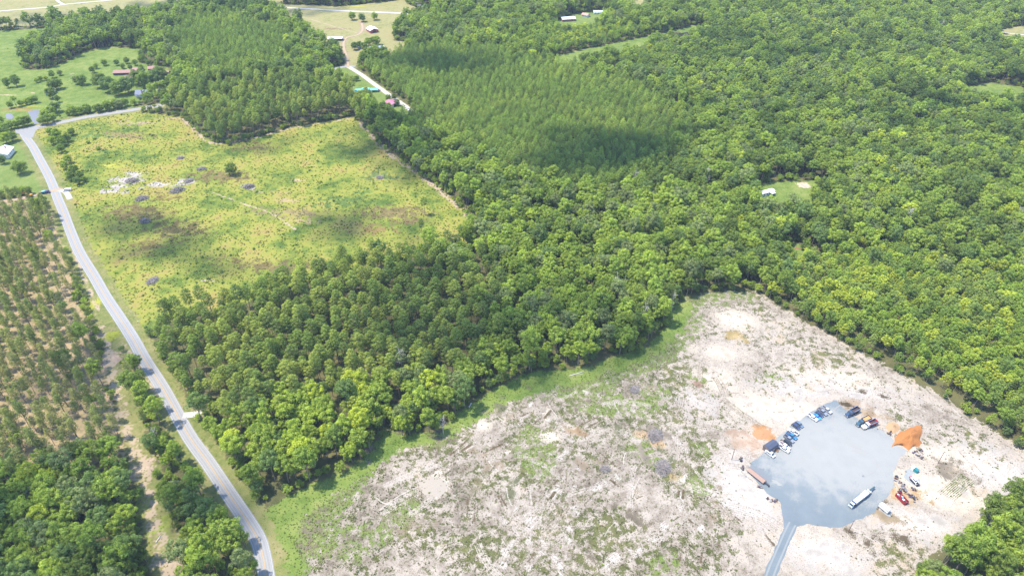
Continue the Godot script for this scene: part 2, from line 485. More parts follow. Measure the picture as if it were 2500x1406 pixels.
	ramps = [
		ramp([Color(.035, .040, .016), Color(.06, .065, .026), Color(.10, .085, .042), Color(.07, .10, .028)]),
		ramp([Color(.045, .078, .016), Color(.075, .110, .020), Color(.115, .140, .025), Color(.150, .165, .030), Color(.180, .178, .036), Color(.195, .168, .046), Color(.185, .140, .050)]),
		ramp([Color(0.073, 0.095, 0.026), Color(0.109, 0.124, 0.037), Color(0.152, 0.145, 0.055), Color(0.197, 0.167, 0.087)]),
		ramp([Color(.078, .064, .048), Color(.128, .106, .083), Color(.196, .166, .135), Color(.242, .210, .175), Color(.278, .244, .207), Color(.265, .214, .156)]),
		ramp([Color(.080, .080, .034), Color(.150, .130, .065), Color(.225, .170, .10), Color(.255, .190, .12), Color(.125, .145, .045)]),
		ramp([Color(.050, .085, .018), Color(.085, .125, .026), Color(.120, .155, .036), Color(.165, .175, .060)]),
		ramp([Color(0.107, 0.114, 0.037), Color(0.174, 0.167, 0.067), Color(0.207, 0.187, 0.087), Color(0.180, 0.143, 0.073)]),
		ramp([Color(0.068, 0.106, 0.024), Color(0.106, 0.143, 0.034), Color(0.143, 0.164, 0.055)]),
		ramp([Color(0.112, 0.104, 0.041), Color(0.171, 0.134, 0.078), Color(0.223, 0.175, 0.123), Color(0.193, 0.160, 0.107)]),
		ramp([Color(.30, .11, .03), Color(.38, .155, .045), Color(.40, .21, .095)]),
		ramp([Color(.026, .030, .012), Color(.048, .055, .019), Color(.085, .090, .030), Color(.135, .128, .055)]),
		ramp([Color(.045, .038, .026), Color(.085, .072, .050), Color(.14, .12, .088), Color(.10, .10, .05)]),
	]
	print("ground laid out ", Time.get_ticks_msec())
	var land := ground_sheet("ground", GX0, GZ0, GW * CELL, GH * CELL, 0.0, GW, GH, 11)
	land.set_meta("label", "grass, leaf litter and bare earth under the woods and fields")
	var far := PlaneMesh.new()
	far.size = Vector2(9000, 9000)
	var fo := struct("terrain", far, mat("far woodland floor", .07, .085, .035, 1.0), "green country reaching away to the horizon")
	fo.position.y = -0.6
	var x0 := -135.0
	var z0 := -352.0
	var site := ground_sheet("cleared_ground", x0, z0, 430.0, 215.0, 0.004, 2048, 1024, 23)
	site.set_meta("label", "pale sandy cleared ground with weeds, mud and wheel tracks")
	print("ground painted ", Time.get_ticks_msec())


func ground_sheet(called: String, x0: float, z0: float, sx: float, sz: float, y: float, w: int, h: int, sd: int) -> MeshInstance3D:
	var m := sx / w
	var big := noise_bytes(w, h, 46.0, m, 3, sd)
	var mid := noise_bytes(w, h, 9.0, m, 3, sd + 1)
	var fine := noise_bytes(w, h, 1.7, m, 2, sd + 2)
	var edge := noise_bytes(w, h, 5.0, m, 4, sd + 3)
	var grain := noise_bytes(w, h, maxf(0.55, m * 2.2), m, 2, sd + 4)
	var out := PackedByteArray()
	out.resize(w * h * 3)
	var k := 0
	for j in h:
		var z := z0 + (j + 0.5) * m
		for i in w:
			var x := x0 + (i + 0.5) * m
			var a := big[k]
			var b := mid[k]
			var f := fine[k]
			var e := edge[k]
			var ci := int((x + (e - 128) * 0.030 - GX0) / CELL)
			var cj := int((z + (f - 128) * 0.012 + (b - 128) * 0.02 - GZ0) / CELL)
			ci = 0 if ci < 0 else (GW - 1 if ci >= GW else ci)
			cj = 0 if cj < 0 else (GH - 1 if cj >= GH else cj)
			var c := cj * GW + ci
			var kind := ids[c]
			var v: int
			var gr := grain[k]
			if kind == SITE:
				var wd := weed[c]
				var thr := (22.0 if x < 95.0 else 2.0) + wd * 172.0 + (a - 128) * 0.35
				var g := (e * 0.46 + f * 0.18 + gr * 0.36 - 128.0) * 1.9 + 128.0
				if g < thr - 92.0:
					kind = 11
					v = gr
				elif g < thr:
					kind = 10 if wd < 0.62 or f > 150 else LAWN
					v = int(clampf((a * 0.2 + b * 0.3 + gr * 0.5 - 56) * 1.75, 0, 255))
				elif g < thr + 26.0:
					kind = 11
					v = 120 + gr / 3
				elif gr > 196:
					kind = 11
					v = f
				else:
					v = int(clampf((a * 0.26 + b * 0.34 + f * 0.14 + gr * 0.26 - 68) * 2.2 + (28 if x > 110.0 else 0), 0, 255))
			elif kind == MEADOW:
				v = int(clampf((a * 0.50 + b * 0.30 + gr * 0.20 - 66) * 2.05, 0, 255))
			else:
				v = int(clampf((a * 0.25 + b * 0.33 + gr * 0.42 - 64) * 2.0, 0, 255))
			var r: PackedByteArray = ramps[kind]
			out[k * 3] = r[v * 3]
			out[k * 3 + 1] = r[v * 3 + 1]
			out[k * 3 + 2] = r[v * 3 + 2]
			k += 1
	if called == "cleared_ground":
		site_marks(out, x0, z0, m, w, h, grain, mix_bytes(mid, grain))
	else:
		field_marks(out, x0, z0, m, w, h, grain, mix_bytes(mid, grain))
	var im := Image.create_from_data(w, h, false, Image.FORMAT_RGB8, out)
	var mt := StandardMaterial3D.new()
	mt.resource_name = called
	mt.albedo_texture = ImageTexture.create_from_image(im)
	mt.roughness = 0.97
	mt.metallic_specular = 0.2
	mt.texture_repeat = false
	# gentle bumps of the land
	var nx := int(sx / 8.0)
	var nz := int(sz / 8.0)
	var st := SurfaceTool.new()
	st.begin(Mesh.PRIMITIVE_TRIANGLES)
	for j in nz + 1:
		for i in nx + 1:
			var u := Vector2(float(i) / nx, float(j) / nz)
			st.set_uv(u)
			st.set_normal(Vector3.UP)
			st.add_vertex(Vector3(x0 + u.x * sx, y, z0 + u.y * sz))
	for j in nz:
		for i in nx:
			var q := j * (nx + 1) + i
			for t in [q, q + 1, q + nx + 1, q + 1, q + nx + 2, q + nx + 1]:
				st.add_index(t)
	var o := struct(called, st.commit(), mt)
	return o


# A streak of mud, sand or dead straw drawn on the ground picture, broken up by the grain.
func streak(out: PackedByteArray, x0: float, z0: float, m: float, w: int, h: int, grain: PackedByteArray, line: PackedVector2Array, wide: float, c: Color, cover: float) -> void:
	var s := c.linear_to_srgb()
	var rr := int(s.r * 255)
	var gg := int(s.g * 255)
	var bb := int(s.b * 255)
	for n in line.size() - 1:
		var a := line[n]
		var b := line[n + 1]
		var lx := maxi(0, int((minf(a.x, b.x) - wide - x0) / m))
		var hx := mini(w - 1, int((maxf(a.x, b.x) + wide - x0) / m))
		var lz := maxi(0, int((minf(a.y, b.y) - wide - z0) / m))
		var hz := mini(h - 1, int((maxf(a.y, b.y) + wide - z0) / m))
		var d := b - a
		var dd := maxf(d.length_squared(), 0.01)
		for j in range(lz, hz + 1):
			for i in range(lx, hx + 1):
				var q := Vector2(x0 + (i + 0.5) * m, z0 + (j + 0.5) * m)
				var t := clampf((q - a).dot(d) / dd, 0.0, 1.0)
				var far := q.distance_to(a + d * t) / wide
				if far < 1.0:
					var k := j * w + i
					if grain[k] < (cover * 255.0) * (1.15 - far * far * 0.8):
						out[k * 3] = rr
						out[k * 3 + 1] = gg
						out[k * 3 + 2] = bb


func blot(out: PackedByteArray, x0: float, z0: float, m: float, w: int, h: int, g: PackedByteArray, cx: float, cz: float, rx: float, rz: float, turn: float, c: Color, cover: float) -> void:
	var at := Vector2(cx, cz)
	var s := c.linear_to_srgb()
	var reach := maxf(rx, rz)
	for j in range(maxi(0, int((at.y - reach - z0) / m)), mini(h, int((at.y + reach - z0) / m))):
		for i in range(maxi(0, int((at.x - reach - x0) / m)), mini(w, int((at.x + reach - x0) / m))):
			var q := (Vector2(x0 + (i + 0.5) * m, z0 + (j + 0.5) * m) - at).rotated(-turn)
			var d := Vector2(q.x / rx, q.y / rz).length()
			var k := j * w + i
			if d < 1.0 and g[k] < cover * 255.0 * (1.3 - d):
				var v := 0.86 + g[k] * 0.0011
				out[k * 3] = int(minf(255.0, s.r * 255.0 * v))
				out[k * 3 + 1] = int(minf(255.0, s.g * 255.0 * v))
				out[k * 3 + 2] = int(minf(255.0, s.b * 255.0 * v))


func mix_bytes(a: PackedByteArray, b: PackedByteArray) -> PackedByteArray:
	var o := a.duplicate()
	for k in o.size():
		o[k] = clampi(int((a[k] - 128) * 1.3 + (b[k] - 128) * 0.8) + 128, 0, 255)
	return o


func site_marks(out: PackedByteArray, x0: float, z0: float, m: float, w: int, h: int, fine: PackedByteArray, mid: PackedByteArray) -> void:
	var pale := Color(0.300, 0.272, 0.240)
	var sand := Color(0.339, 0.298, 0.239)
	var mud := Color(0.092, 0.071, 0.046)
	var wet := Color(0.060, 0.046, 0.028)
	var straw := Color(0.221, 0.166, 0.074)
	# smooth bare sand
	for b in [[-36.6, -204.0, 9, 8, sand, 1.1], [19.7, -234.7, 7, 6, sand, 1.0], [136.5, -326.3, 16, 12, sand, 1.0], [140.0, -252.0, 36, 16, sand, .95], [106.3, -205.2, 16, 22, pale, .9], [200.6, -200.6, 34, 18, sand, .9], [230.0, -212.3, 30, 20, pale, .9], [180.3, -273.3, 40, 14, sand, .8], [132.8, -170.9, 30, 16, sand, .8], [112.7, -273.3, 20, 16, sand, .7], [120.6, -296.6, 22, 10, sand, .75], [182.7, -183.1, 26, 12, pale, .9], [224.7, -217.2, 24, 14, pale, .8], [134.9, -167.1, 26, 12, pale, .9], [110.8, -193.8, 14, 16, pale, .95], [155.7, -267.0, 30, 12, pale, .75], [211.3, -222.2, 24, 9, sand, .8], [98.2, -257.9, 20, 14, pale, .6], [192.2, -263.9, 28, 10, pale, .7], [-14.7, -240.7, 5, 5, sand, 1.0]]:
		blot(out, x0, z0, m, w, h, mid, b[0], b[1], b[2], b[3], 0.2, b[4], b[5] * .8)
	# straw, red clay and dark burnt or wet earth
	for b in [[133.6, -310.3, 9, 6, straw, .9], [78.9, -208.7, 8, 4, straw, .7], [31.3, -237.4, 8, 5, Color(0.193, 0.133, 0.078), .8], [101.1, -271.7, 6, 4, Color(0.184, 0.120, 0.092), .8], [127.1, -235.8, 9, 6, Color(0.267, 0.138, 0.060), 1.1], [118.8, -229.9, 13, 9, Color(0.253, 0.184, 0.133), .85], [177.2, -201.7, 11, 8, Color(0.276, 0.193, 0.101), .85], [183.8, -199.4, 12, 8, Color(0.257, 0.175, 0.092), .8], [182.6, -256.4, 9, 4, Color(0.202, 0.152, 0.106), .9], [187.2, -249.1, 12, 3, Color(0.212, 0.156, 0.101), .8], [212.3, -212.3, 12, 9, Color(0.156, 0.129, 0.097), .75], [167.9, -186.9, 9, 5, Color(0.202, 0.156, 0.101), .8],
			[-14.5, -205.2, 7, 10, Color(0.110, 0.097, 0.055), .75], [64.2, -234.7, 6, 4, Color(0.285, 0.202, 0.120), .8], [73.5, -228.6, 7, 4, Color(0.285, 0.202, 0.120), .8], [169.5, -194.9, 6, 3, mud, .55], [176.1, -256.4, 5, 2, wet, .8], [175.4, -243.5, 9, 2.2, Color(0.110, 0.092, 0.069), .8], [167.9, -193.4, 4, 3, wet, .8], [168.1, -198.3, 3, 2, wet, .7], [184.0, -224.2, 3, 1.5, wet, .6], [210.9, -256.4, 7, 2, mud, .6], [198.2, -262.4, 9, 2, mud, .5], [189.5, -265.5, 8, 2, mud, .5], [150.1, -179.0, 8, 4, mud, .45], [169.0, -176.9, 9, 5, mud, .4], [156.6, -172.9, 8, 6, mud, .35]]:
		blot(out, x0, z0, m, w, h, mid, b[0], b[1], b[2], b[3], 0.35, b[4], b[5] * .85)
	for n in 46:
		var a := Vector2(rng.randf_range(-80, 110), rng.randf_range(-275, -150))
		blot(out, x0, z0, m, w, h, mid, a.x, a.y, rng.randf_range(6, 17), rng.randf_range(3, 8), rng.randf() * 3.0, [Color(.12, .10, .072), Color(.16, .135, .105), Color(.19, .15, .105), Color(.105, .105, .06)][n % 4], rng.randf_range(.32, .5))
	# wheel tracks
	var tracks := [
		[[29.5, -212.3, 15.0, -193.8, 3.6, -179.0, -6.0, -159.5, -9.9, -147.1], pale, 3.4, .62], [[29.5, -212.3, 25.1, -189.5, 23.1, -172.9, 18.7, -155.9], pale, 3.0, .55], [[55.2, -213.5, 36.1, -198.3, 23.9, -185.2, 12.5, -172.9, 3.4, -155.9], pale, 2.6, .6], [[82.2, -191.6, 62.9, -176.9, 43.6, -165.2, 28.6, -152.3], pale, 3.0, .72],
		[[85.0, -235.3, 81.6, -212.3, 77.0, -191.6, 81.8, -181.0], pale, 3.4, .6], [[84.3, -236.6, 66.3, -249.1, 48.1, -259.4, 39.8, -263.9], pale, 2.6, .5], [[30.9, -232.6, 17.0, -246.3, 10.8, -254.9], pale, 2.4, .55], [[92.0, -193.8, 110.8, -187.3, 118.1, -181.0], pale, 4.0, .4], [[-1.8, -185.2, 8.9, -172.9, 25.5, -155.9], pale, 3.6, .65], [[0.0, -189.5, 15.6, -209.9, 28.3, -224.8], pale, 2.0, .5],
		[[8.6, -249.1, -6.2, -235.3, -24.4, -227.3], pale, 2.2, .5], [[19.4, -252.0, 10.3, -232.6, -8.0, -222.2, -29.8, -217.2], sand, 2.2, .5], [[-18.7, -235.3, -29.8, -217.2, -40.6, -205.2], sand, 2.0, .5],
	]
	for t in tracks:
		streak(out, x0, z0, m, w, h, mid, smooth_line(pts(t[0]), 5.0), t[2] * 1.2, t[1], t[3] * .5)
		var l := smooth_line(pts(t[0]), 5.0)
		for n in 9:
			var off := -3.4 + n * 0.85 + rng.randf_range(-.3, .3)
			var sl := PackedVector2Array()
			for i in l.size():
				var d := (l[mini(i + 1, l.size() - 1)] - l[maxi(i - 1, 0)]).normalized()
				sl.append(l[i] + Vector2(-d.y, d.x) * off)
			streak(out, x0, z0, m, w, h, fine, sl, .26, Color(0.166, 0.143, 0.115), .45)
	# muddy ruts
	var ruts := [
		[16.6, -195.6, 20.0, -200.1], [19.7, -204.7, 24.0, -209.9], [18.4, -207.1, 20.7, -209.9], [25.2, -204.0, 26.2, -209.9], [33.8, -194.3, 37.0, -197.8], [15.4, -193.8, 18.0, -197.2], [23.9, -191.6, 24.8, -194.7], [55.0, -197.8, 58.7, -199.9], [57.3, -196.5, 60.8, -198.3], [76.8, -197.8, 78.0, -201.0], [79.1, -196.9, 80.2, -201.5], [72.8, -185.2, 76.1, -187.3], [79.5, -185.6, 80.9, -183.5], [71.5, -165.2, 72.6, -168.6], [73.6, -163.6, 75.4, -170.9],
		[88.1, -176.9, 90.1, -172.5], [80.4, -164.8, 81.7, -169.0], [7.0, -165.2, 9.9, -169.0], [29.4, -222.7, 29.9, -227.3], [100.6, -186.9, 103.0, -184.1], [111.8, -177.9, 113.9, -172.9], [-6.3, -197.8, -4.5, -192.9], [-5.3, -197.8, -2.6, -192.5], [0.0, -186.2, 2.2, -187.7], [2.1, -246.3, 10.7, -250.6], [17.0, -246.3, 20.4, -251.2], [-30.2, -222.2, -22.6, -231.3], [-28.1, -221.7, -20.4, -228.6], [-20.3, -187.3, -20.4, -196.0], [-16.9, -185.2, -17.0, -194.9],
		[37.7, -239.3, 46.6, -244.9], [35.8, -241.8, 45.2, -247.4], [46.6, -207.5, 50.4, -203.3], [8.4, -239.3, 14.9, -246.3], [-14.1, -223.5, -5.1, -228.6], [44.3, -222.2, 53.1, -212.3],
	]
	for r in ruts:
		streak(out, x0, z0, m, w, h, mid, pts(r), .8, mud, .5)
		streak(out, x0, z0, m, w, h, fine, pts(r), .38, wet, .5)
	# sweeping machine tracks: bundles of thin grooves
	for n in 60:
		var a := Vector2(rng.randf_range(-70, 120), rng.randf_range(-290, -150))
		if ids[cell(a.x, a.y)] != SITE:
			continue
		var turn := rng.randf() * TAU
		var bend := rng.randf_range(-.09, .09)
		var line := PackedVector2Array([a])
		var way := turn
		for k in rng.randi_range(4, 9):
			way += bend
			line.append(line[-1] + Vector2.from_angle(way) * 3.0)
		var dark := rng.randf() < 0.6
		for k in rng.randi_range(3, 8):
			var off := (k - 3.0) * rng.randf_range(0.5, 0.7)
			var sl := PackedVector2Array()
			for i in line.size():
				sl.append(line[i] + Vector2.from_angle(turn + bend * i).orthogonal() * off)
			streak(out, x0, z0, m, w, h, fine, sl, rng.randf_range(.16, .3), (Color(.115, .095, .07) if k % 2 else Color(.16, .135, .10)) if dark else Color(.29, .262, .23), .52)
	# fine dozer scrapes sweeping over the site
	for n in 170:
		var a := Vector2(rng.randf_range(-60, 260), rng.randf_range(-335, -150))
		if ids[cell(a.x, a.y)] != SITE:
			continue
		var d := Vector2.from_angle(0.75 * sin(a.x * 0.03) + 0.5 + a.y * 0.012) * rng.randf_range(3.0, 11.0)
		var tone := rng.randf()
		streak(out, x0, z0, m, w, h, fine, PackedVector2Array([a, a + d * 0.5 + d.orthogonal() * 0.06, a + d]), rng.randf_range(.18, .42), Color(0.152, 0.129, 0.101) if tone < 0.55 else pale, .55)


func field_marks(out: PackedByteArray, x0: float, z0: float, m: float, w: int, h: int, fine: PackedByteArray, mid: PackedByteArray) -> void:
	var ash := Color(0.269, 0.241, 0.213)
	for b in [[-314.7, -504.6, 17, 8, ash, .85], [-312.6, -515.3, 12, 6, ash, .85], [-319.2, -485.5, 16, 5, ash, .7], [-285.1, -497.6, 15, 5, ash, .85], [-266.5, -501.1, 14, 6, ash, .75], [-316.6, -494.2, 12, 5, ash, .7], [-298.7, -490.8, 7, 3, ash, .6], [-263.7, -511.7, 5, 2, ash, .4], [-279.2, -452.6, 4, 3, ash, .6], [-286.8, -545.4, 5, 2, ash, .5], [-262.2, -526.3, 5, 3, ash, .4], [-214.4, -494.2, 6, 4, ash, .5], [-200.7, -366.4, 6, 2, ash, .7], [-210.1, -490.8, 5, 3, ash, .5], [-174.1, -504.6, 7, 3, Color(0.280, 0.224, 0.134), .7],
			[-300.1, -526.3, 12, 6, Color(0.252, 0.213, 0.056), .5], [-338.1, -530.0, 12, 5, Color(0.235, 0.235, 0.039), .8], [-285.4, -452.6, 34, 16, Color(.110, .088, .034), .75], [-242.3, -429.4, 30, 16, Color(.105, .085, .033), .7], [-240.0, -511.7, 34, 14, Color(.125, .10, .04), .7], [-90.0, -452.6, 36, 13, Color(.125, .10, .042), .75], [-356.9, -591.1, 34, 9, Color(.15, .118, .055), .7], [-163.5, -382.7, 30, 9, Color(.12, .095, .038), .7], [-170.6, -452.6, 40, 10, Color(.165, .135, .06), .6], [-273.7, -477.6, 22, 12, Color(0.146, 0.112, 0.039), .45], [-257.2, -407.8, 26, 14, Color(0.146, 0.112, 0.039), .5], [-192.8, -387.6, 20, 10, Color(0.134, 0.106, 0.039), .45], [-229.0, -565.5, 24, 14, Color(0.151, 0.112, 0.045), .5], [-104.7, -429.4, 30, 10, Color(0.168, 0.123, 0.045), .55], [-76.1, -440.8, 20, 9, Color(0.168, 0.123, 0.050), .5],
			[-130.8, -471.2, 22, 8, Color(0.073, 0.112, 0.028), .7], [-117.0, -484.2, 14, 6, Color(0.084, 0.129, 0.028), .7], [-108.2, -511.7, 24, 10, Color(0.090, 0.123, 0.039), .6], [-145.3, -464.9, 16, 7, Color(0.078, 0.118, 0.028), .6], [-175.4, -471.2, 14, 5, Color(0.263, 0.202, 0.101), .6], [-155.3, -440.8, 16, 5, Color(0.263, 0.202, 0.101), .6], [-191.8, -484.2, 20, 3, Color(0.263, 0.202, 0.112), .5], [-357.5, -618.5, 30, 6, Color(0.252, 0.196, 0.123), .55], [-326.3, -628.1, 20, 5, Color(0.252, 0.202, 0.112), .5], [-383.2, -591.1, 20, 8, Color(0.084, 0.134, 0.034), .55], [-356.1, -557.3, 14, 6, Color(0.073, 0.118, 0.028), .6],
			[-229.8, -914.0, 24, 5, Color(0.146, 0.106, 0.056), .7], [-219.6, -1019.0, 16, 3, Color(0.269, 0.263, 0.034), 1.0], [235.9, -496.3, 8, 5, Color(0.370, 0.291, 0.224), 1.0], [198.4, -404.6, 5, 3, Color(0.168, 0.101, 0.056), .8], [212.6, -893.4, 16, 5, Color(0.056, 0.042, 0.028), .8], [-518.5, -688.2, 10, 2.5, Color(0.308, 0.235, 0.157), .7], [-497.2, -693.8, 5, 2, Color(0.314, 0.246, 0.168), .7], [-482.3, -750.1, 8, 3, Color(0.280, 0.213, 0.146), .5], [-484.1, -649.9, 24, 5, Color(0.179, 0.134, 0.045), .8], [-485.9, -660.2, 24, 5, Color(0.190, 0.202, 0.039), .7],
			[-228.5, -289.7, 6, 10, Color(0.291, 0.213, 0.151), .9], [-214.6, -267.0, 5, 10, Color(0.269, 0.202, 0.140), .7], [-177.9, -214.7, 7, 9, Color(0.258, 0.202, 0.151), .85], [-168.1, -193.8, 5, 9, Color(0.168, 0.185, 0.045), .8], [-157.2, -181.0, 5, 10, Color(0.157, 0.185, 0.039), .8], [-146.0, -164.2, 8, 7, Color(0.258, 0.202, 0.146), .9], [-239.6, -311.0, 6, 8, Color(0.185, 0.202, 0.028), .8], [-263.2, -342.4, 6, 14, Color(0.202, 0.207, 0.034), .8], [-132.8, -307.3, 4, 3, Color(0.280, 0.185, 0.112), .8]]:
		blot(out, x0, z0, m, w, h, mid, b[0], b[1], b[2], b[3], 0.1, b[4], b[5])
	for t in [[[-237.3, -484.2, -205.4, -464.9, -183.0, -452.6, -158.6, -429.4], 1.0], [[-249.2, -318.5, -232.0, -293.2, -213.0, -263.9, -198.2, -240.7, -184.7, -222.2, -173.5, -205.2, -162.2, -187.3, -151.9, -170.9, -141.6, -152.3], 3.6], [[-341.2, -452.6, -310.6, -407.8, -282.6, -368.6, -256.7, -334.2], 1.6], [[-143.8, -618.5, -112.1, -561.4, -62.7, -494.2, -34.0, -449.6, -20.8, -423.8], 3.5], [[-316.5, -628.1, -290.9, -595.6, -268.3, -573.9, -241.0, -580.7, -209.9, -603.7, -157.3, -628.1], 2.5], [[-349.6, -1008.7, -309.9, -988.5, -241.5, -931.7, -197.7, -896.8], 1.2], [[-227.8, -303.7, -192.2, -263.9, -175.5, -249.1, -151.8, -224.8], 1.8]]:
		streak(out, x0, z0, m, w, h, mid, smooth_line(pts(t[0]), 6.0), t[1], Color(0.258, 0.202, 0.140), .55)

# ---------------------------------------------------------------- roads and the gravel yard

func lanes() -> Array:
	return [
		[[-774.7, -967.0, -707.9, -994.4, -655.5, -1012.8, -637.2, -1027.4, -613.4, -1038.1, -581.3, -1051.2, -549.4, -1073.6], 5.0, "pale", "pale farm track across the dry pasture beyond the tree row"],
		[[-637.2, -1027.4, -652.6, -1042.4, -677.4, -1073.6], 4.5, "pale", "short pale track forking off the farm track"],
		[[-346.8, -1029.6, -327.2, -1014.8, -279.8, -1004.6, -226.5, -994.4, -168.8, -986.5, -119.4, -976.6], 6.0, "pale", "pale gravel farm track crossing the tan pasture"],
		[[-145.3, -1051.2, -123.2, -1008.7, -112.5, -986.5, -87.0, -946.3, -52.6, -908.7, -34.8, -880.1], 5.0, "asphalt", "narrow grey lane running between the far trees"],
		[[-209.0, -757.7, -187.1, -773.5, -177.1, -772.2], 6.0, "asphalt", "grey lane end at the lawn junction"],
		[[-184.5, -772.2, -166.6, -748.8, -148.7, -721.7, -134.6, -700.6, -121.2, -680.5, -108.5, -662.3, -97.9, -644.9], 5.5, "pale", "pale driveway beside the lawn leading to the maroon roof"],
		[[149.9, -1064.5, 160.2, -1042.4, 165.6, -1021.1, 165.1, -1000.5, 167.9, -988.5], 5.0, "pale", "pale track curving through the far dry field"],
		[[624.1, -898.5, 649.4, -886.7, 731.7, -863.9], 3.5, "pale", "pale track in the small field at the wood's edge"],
		[[-171.6, -248.0, -168.3, -248.3, -165.1, -248.9, -162.4, -249.7], 4.2, "pale", "short pale driveway apron off the main road"],
		[[-363.6, -488.2, -355.7, -485.5, -345.8, -473.7], 4.0, "pale", "short gravel pull-off in the meadow by the white van"],
		[[-361.7, -489.5, -368.7, -485.5, -375.0, -481.5, -384.9, -475.0, -407.6, -464.9], 4.5, "dirt", "bare dirt track beside the excavator"],
		[[-184.0, -769.5, -192.4, -803.8, -204.8, -848.2, -206.3, -876.8, -195.8, -886.7, -192.1, -907.0, -200.0, -946.3], 2.6, "dirt", "worn dirt track over the tan pasture"],
	]


func grained(called: String, a: Color, b: Color, size: float, rough := 0.95) -> StandardMaterial3D:
	var m := StandardMaterial3D.new()
	m.resource_name = called
	var nz := FastNoiseLite.new()
	nz.seed = called.length() * 7
	nz.frequency = 0.02
	nz.fractal_octaves = 5
	nz.fractal_gain = 0.85
	var g := Gradient.new()
	g.set_color(0, a.linear_to_srgb())
	g.set_color(1, b.linear_to_srgb())
	var t := NoiseTexture2D.new()
	t.width = 512
	t.height = 512
	t.seamless = true
	t.noise = nz
	t.color_ramp = g
	m.albedo_texture = t
	m.uv1_triplanar = true
	m.uv1_world_triplanar = true
	m.uv1_scale = Vector3.ONE / size
	m.roughness = rough
	m.metallic_specular = 0.25
	return m


func lay_roads() -> void:
	var asphalt := grained("asphalt", Color(.165, .165, .165), Color(.215, .212, .208), 23.0)
	var pale := grained("pale gravel", Color(0.257, 0.240, 0.212), Color(0.379, 0.357, 0.318), 15.0)
	var dirt := grained("track dirt", Color(0.223, 0.162, 0.106), Color(0.312, 0.246, 0.173), 15.0)
	var white := grained("white road paint", Color(0.307, 0.307, 0.301), Color(0.435, 0.435, 0.424), 5.0)
	var yellow := grained("yellow road paint", Color(0.335, 0.201, 0.056), Color(0.413, 0.268, 0.089), 5.0)
	var line := smooth_line(pts(MAIN_ROAD), 3.0)
	var road := struct("road", ribbon(line, -3.45, 3.45, 0.012), asphalt, "grey two-lane road with a double yellow centre line")
	part("edge_line", ribbon(line, -2.99, -2.88, 0.018), white, road)
	part("edge_line", ribbon(line, 2.88, 2.99, 0.018), white, road)
	part("centre_line", ribbon(line, -0.22, -0.08, 0.018), yellow, road)
	part("centre_line", ribbon(line, 0.08, 0.22, 0.018), yellow, road)
	# old wheel-worn and patched strips
	var worn := grained("worn asphalt", Color(.19, .19, .19), Color(.24, .237, .232), 11.0)
	for off in [-2.3, -1.0, 0.75, 2.05]:
		part("worn_strip", ribbon(line, off, off + 0.55, 0.015), worn, road)
	var high := 0.022
	for r in lanes():
		var l := smooth_line(pts(r[0]), 4.0)
		high += 0.004
		struct("path" if r[2] == "dirt" else "track", ribbon(l, -r[1] * 0.5, r[1] * 0.5, high), {"pale": pale, "asphalt": asphalt, "dirt": dirt}[r[2]], r[3])
	# the junction where the road bends
	var fork := ragged(pts([-463.3, -603.7, -459.7, -605.5, -456.2, -607.3, -449.0, -611.0, -442.9, -608.3, -441.9, -598.3, -437.6, -587.6, -438.6, -584.1, -445.1, -587.6, -451.8, -592.9, -459.1, -596.5]), 3.0, .2, 5)
	struct("road_junction", flat_poly(fork, 0.020), asphalt, "widened grey junction at the bend of the road")


# Blue-grey stone, with the pale dust of traffic lying on the middle of the yard in a broken, grainy cover.
func yard_gravel() -> StandardMaterial3D:
	var w := 1000
	var h := 1300
	var m := 0.1
	var x0 := 100.0
	var z0 := -270.0
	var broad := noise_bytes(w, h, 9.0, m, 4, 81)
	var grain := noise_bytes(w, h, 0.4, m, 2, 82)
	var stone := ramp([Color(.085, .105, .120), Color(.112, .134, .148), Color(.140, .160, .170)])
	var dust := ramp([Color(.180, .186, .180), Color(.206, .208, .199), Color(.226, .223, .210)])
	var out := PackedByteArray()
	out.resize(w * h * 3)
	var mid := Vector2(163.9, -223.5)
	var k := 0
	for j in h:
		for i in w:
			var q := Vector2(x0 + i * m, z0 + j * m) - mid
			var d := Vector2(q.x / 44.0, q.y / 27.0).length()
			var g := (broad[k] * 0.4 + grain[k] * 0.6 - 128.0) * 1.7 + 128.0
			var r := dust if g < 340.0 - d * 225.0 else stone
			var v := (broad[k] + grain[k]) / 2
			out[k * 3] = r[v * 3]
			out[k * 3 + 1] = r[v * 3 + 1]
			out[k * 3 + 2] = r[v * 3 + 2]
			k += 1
	var mt := StandardMaterial3D.new()
	mt.resource_name = "blue grey gravel"
	mt.albedo_texture = ImageTexture.create_from_image(Image.create_from_data(w, h, false, Image.FORMAT_RGB8, out))
	mt.roughness = 0.96
	mt.metallic_specular = 0.2
	mt.uv1_scale = Vector3(1.0 / (w * m * 0.01), 1.0 / (h * m * 0.01), 1.0)
	mt.uv1_offset = Vector3(-x0 / (w * m), -z0 / (h * m), 0.0)
	return mt


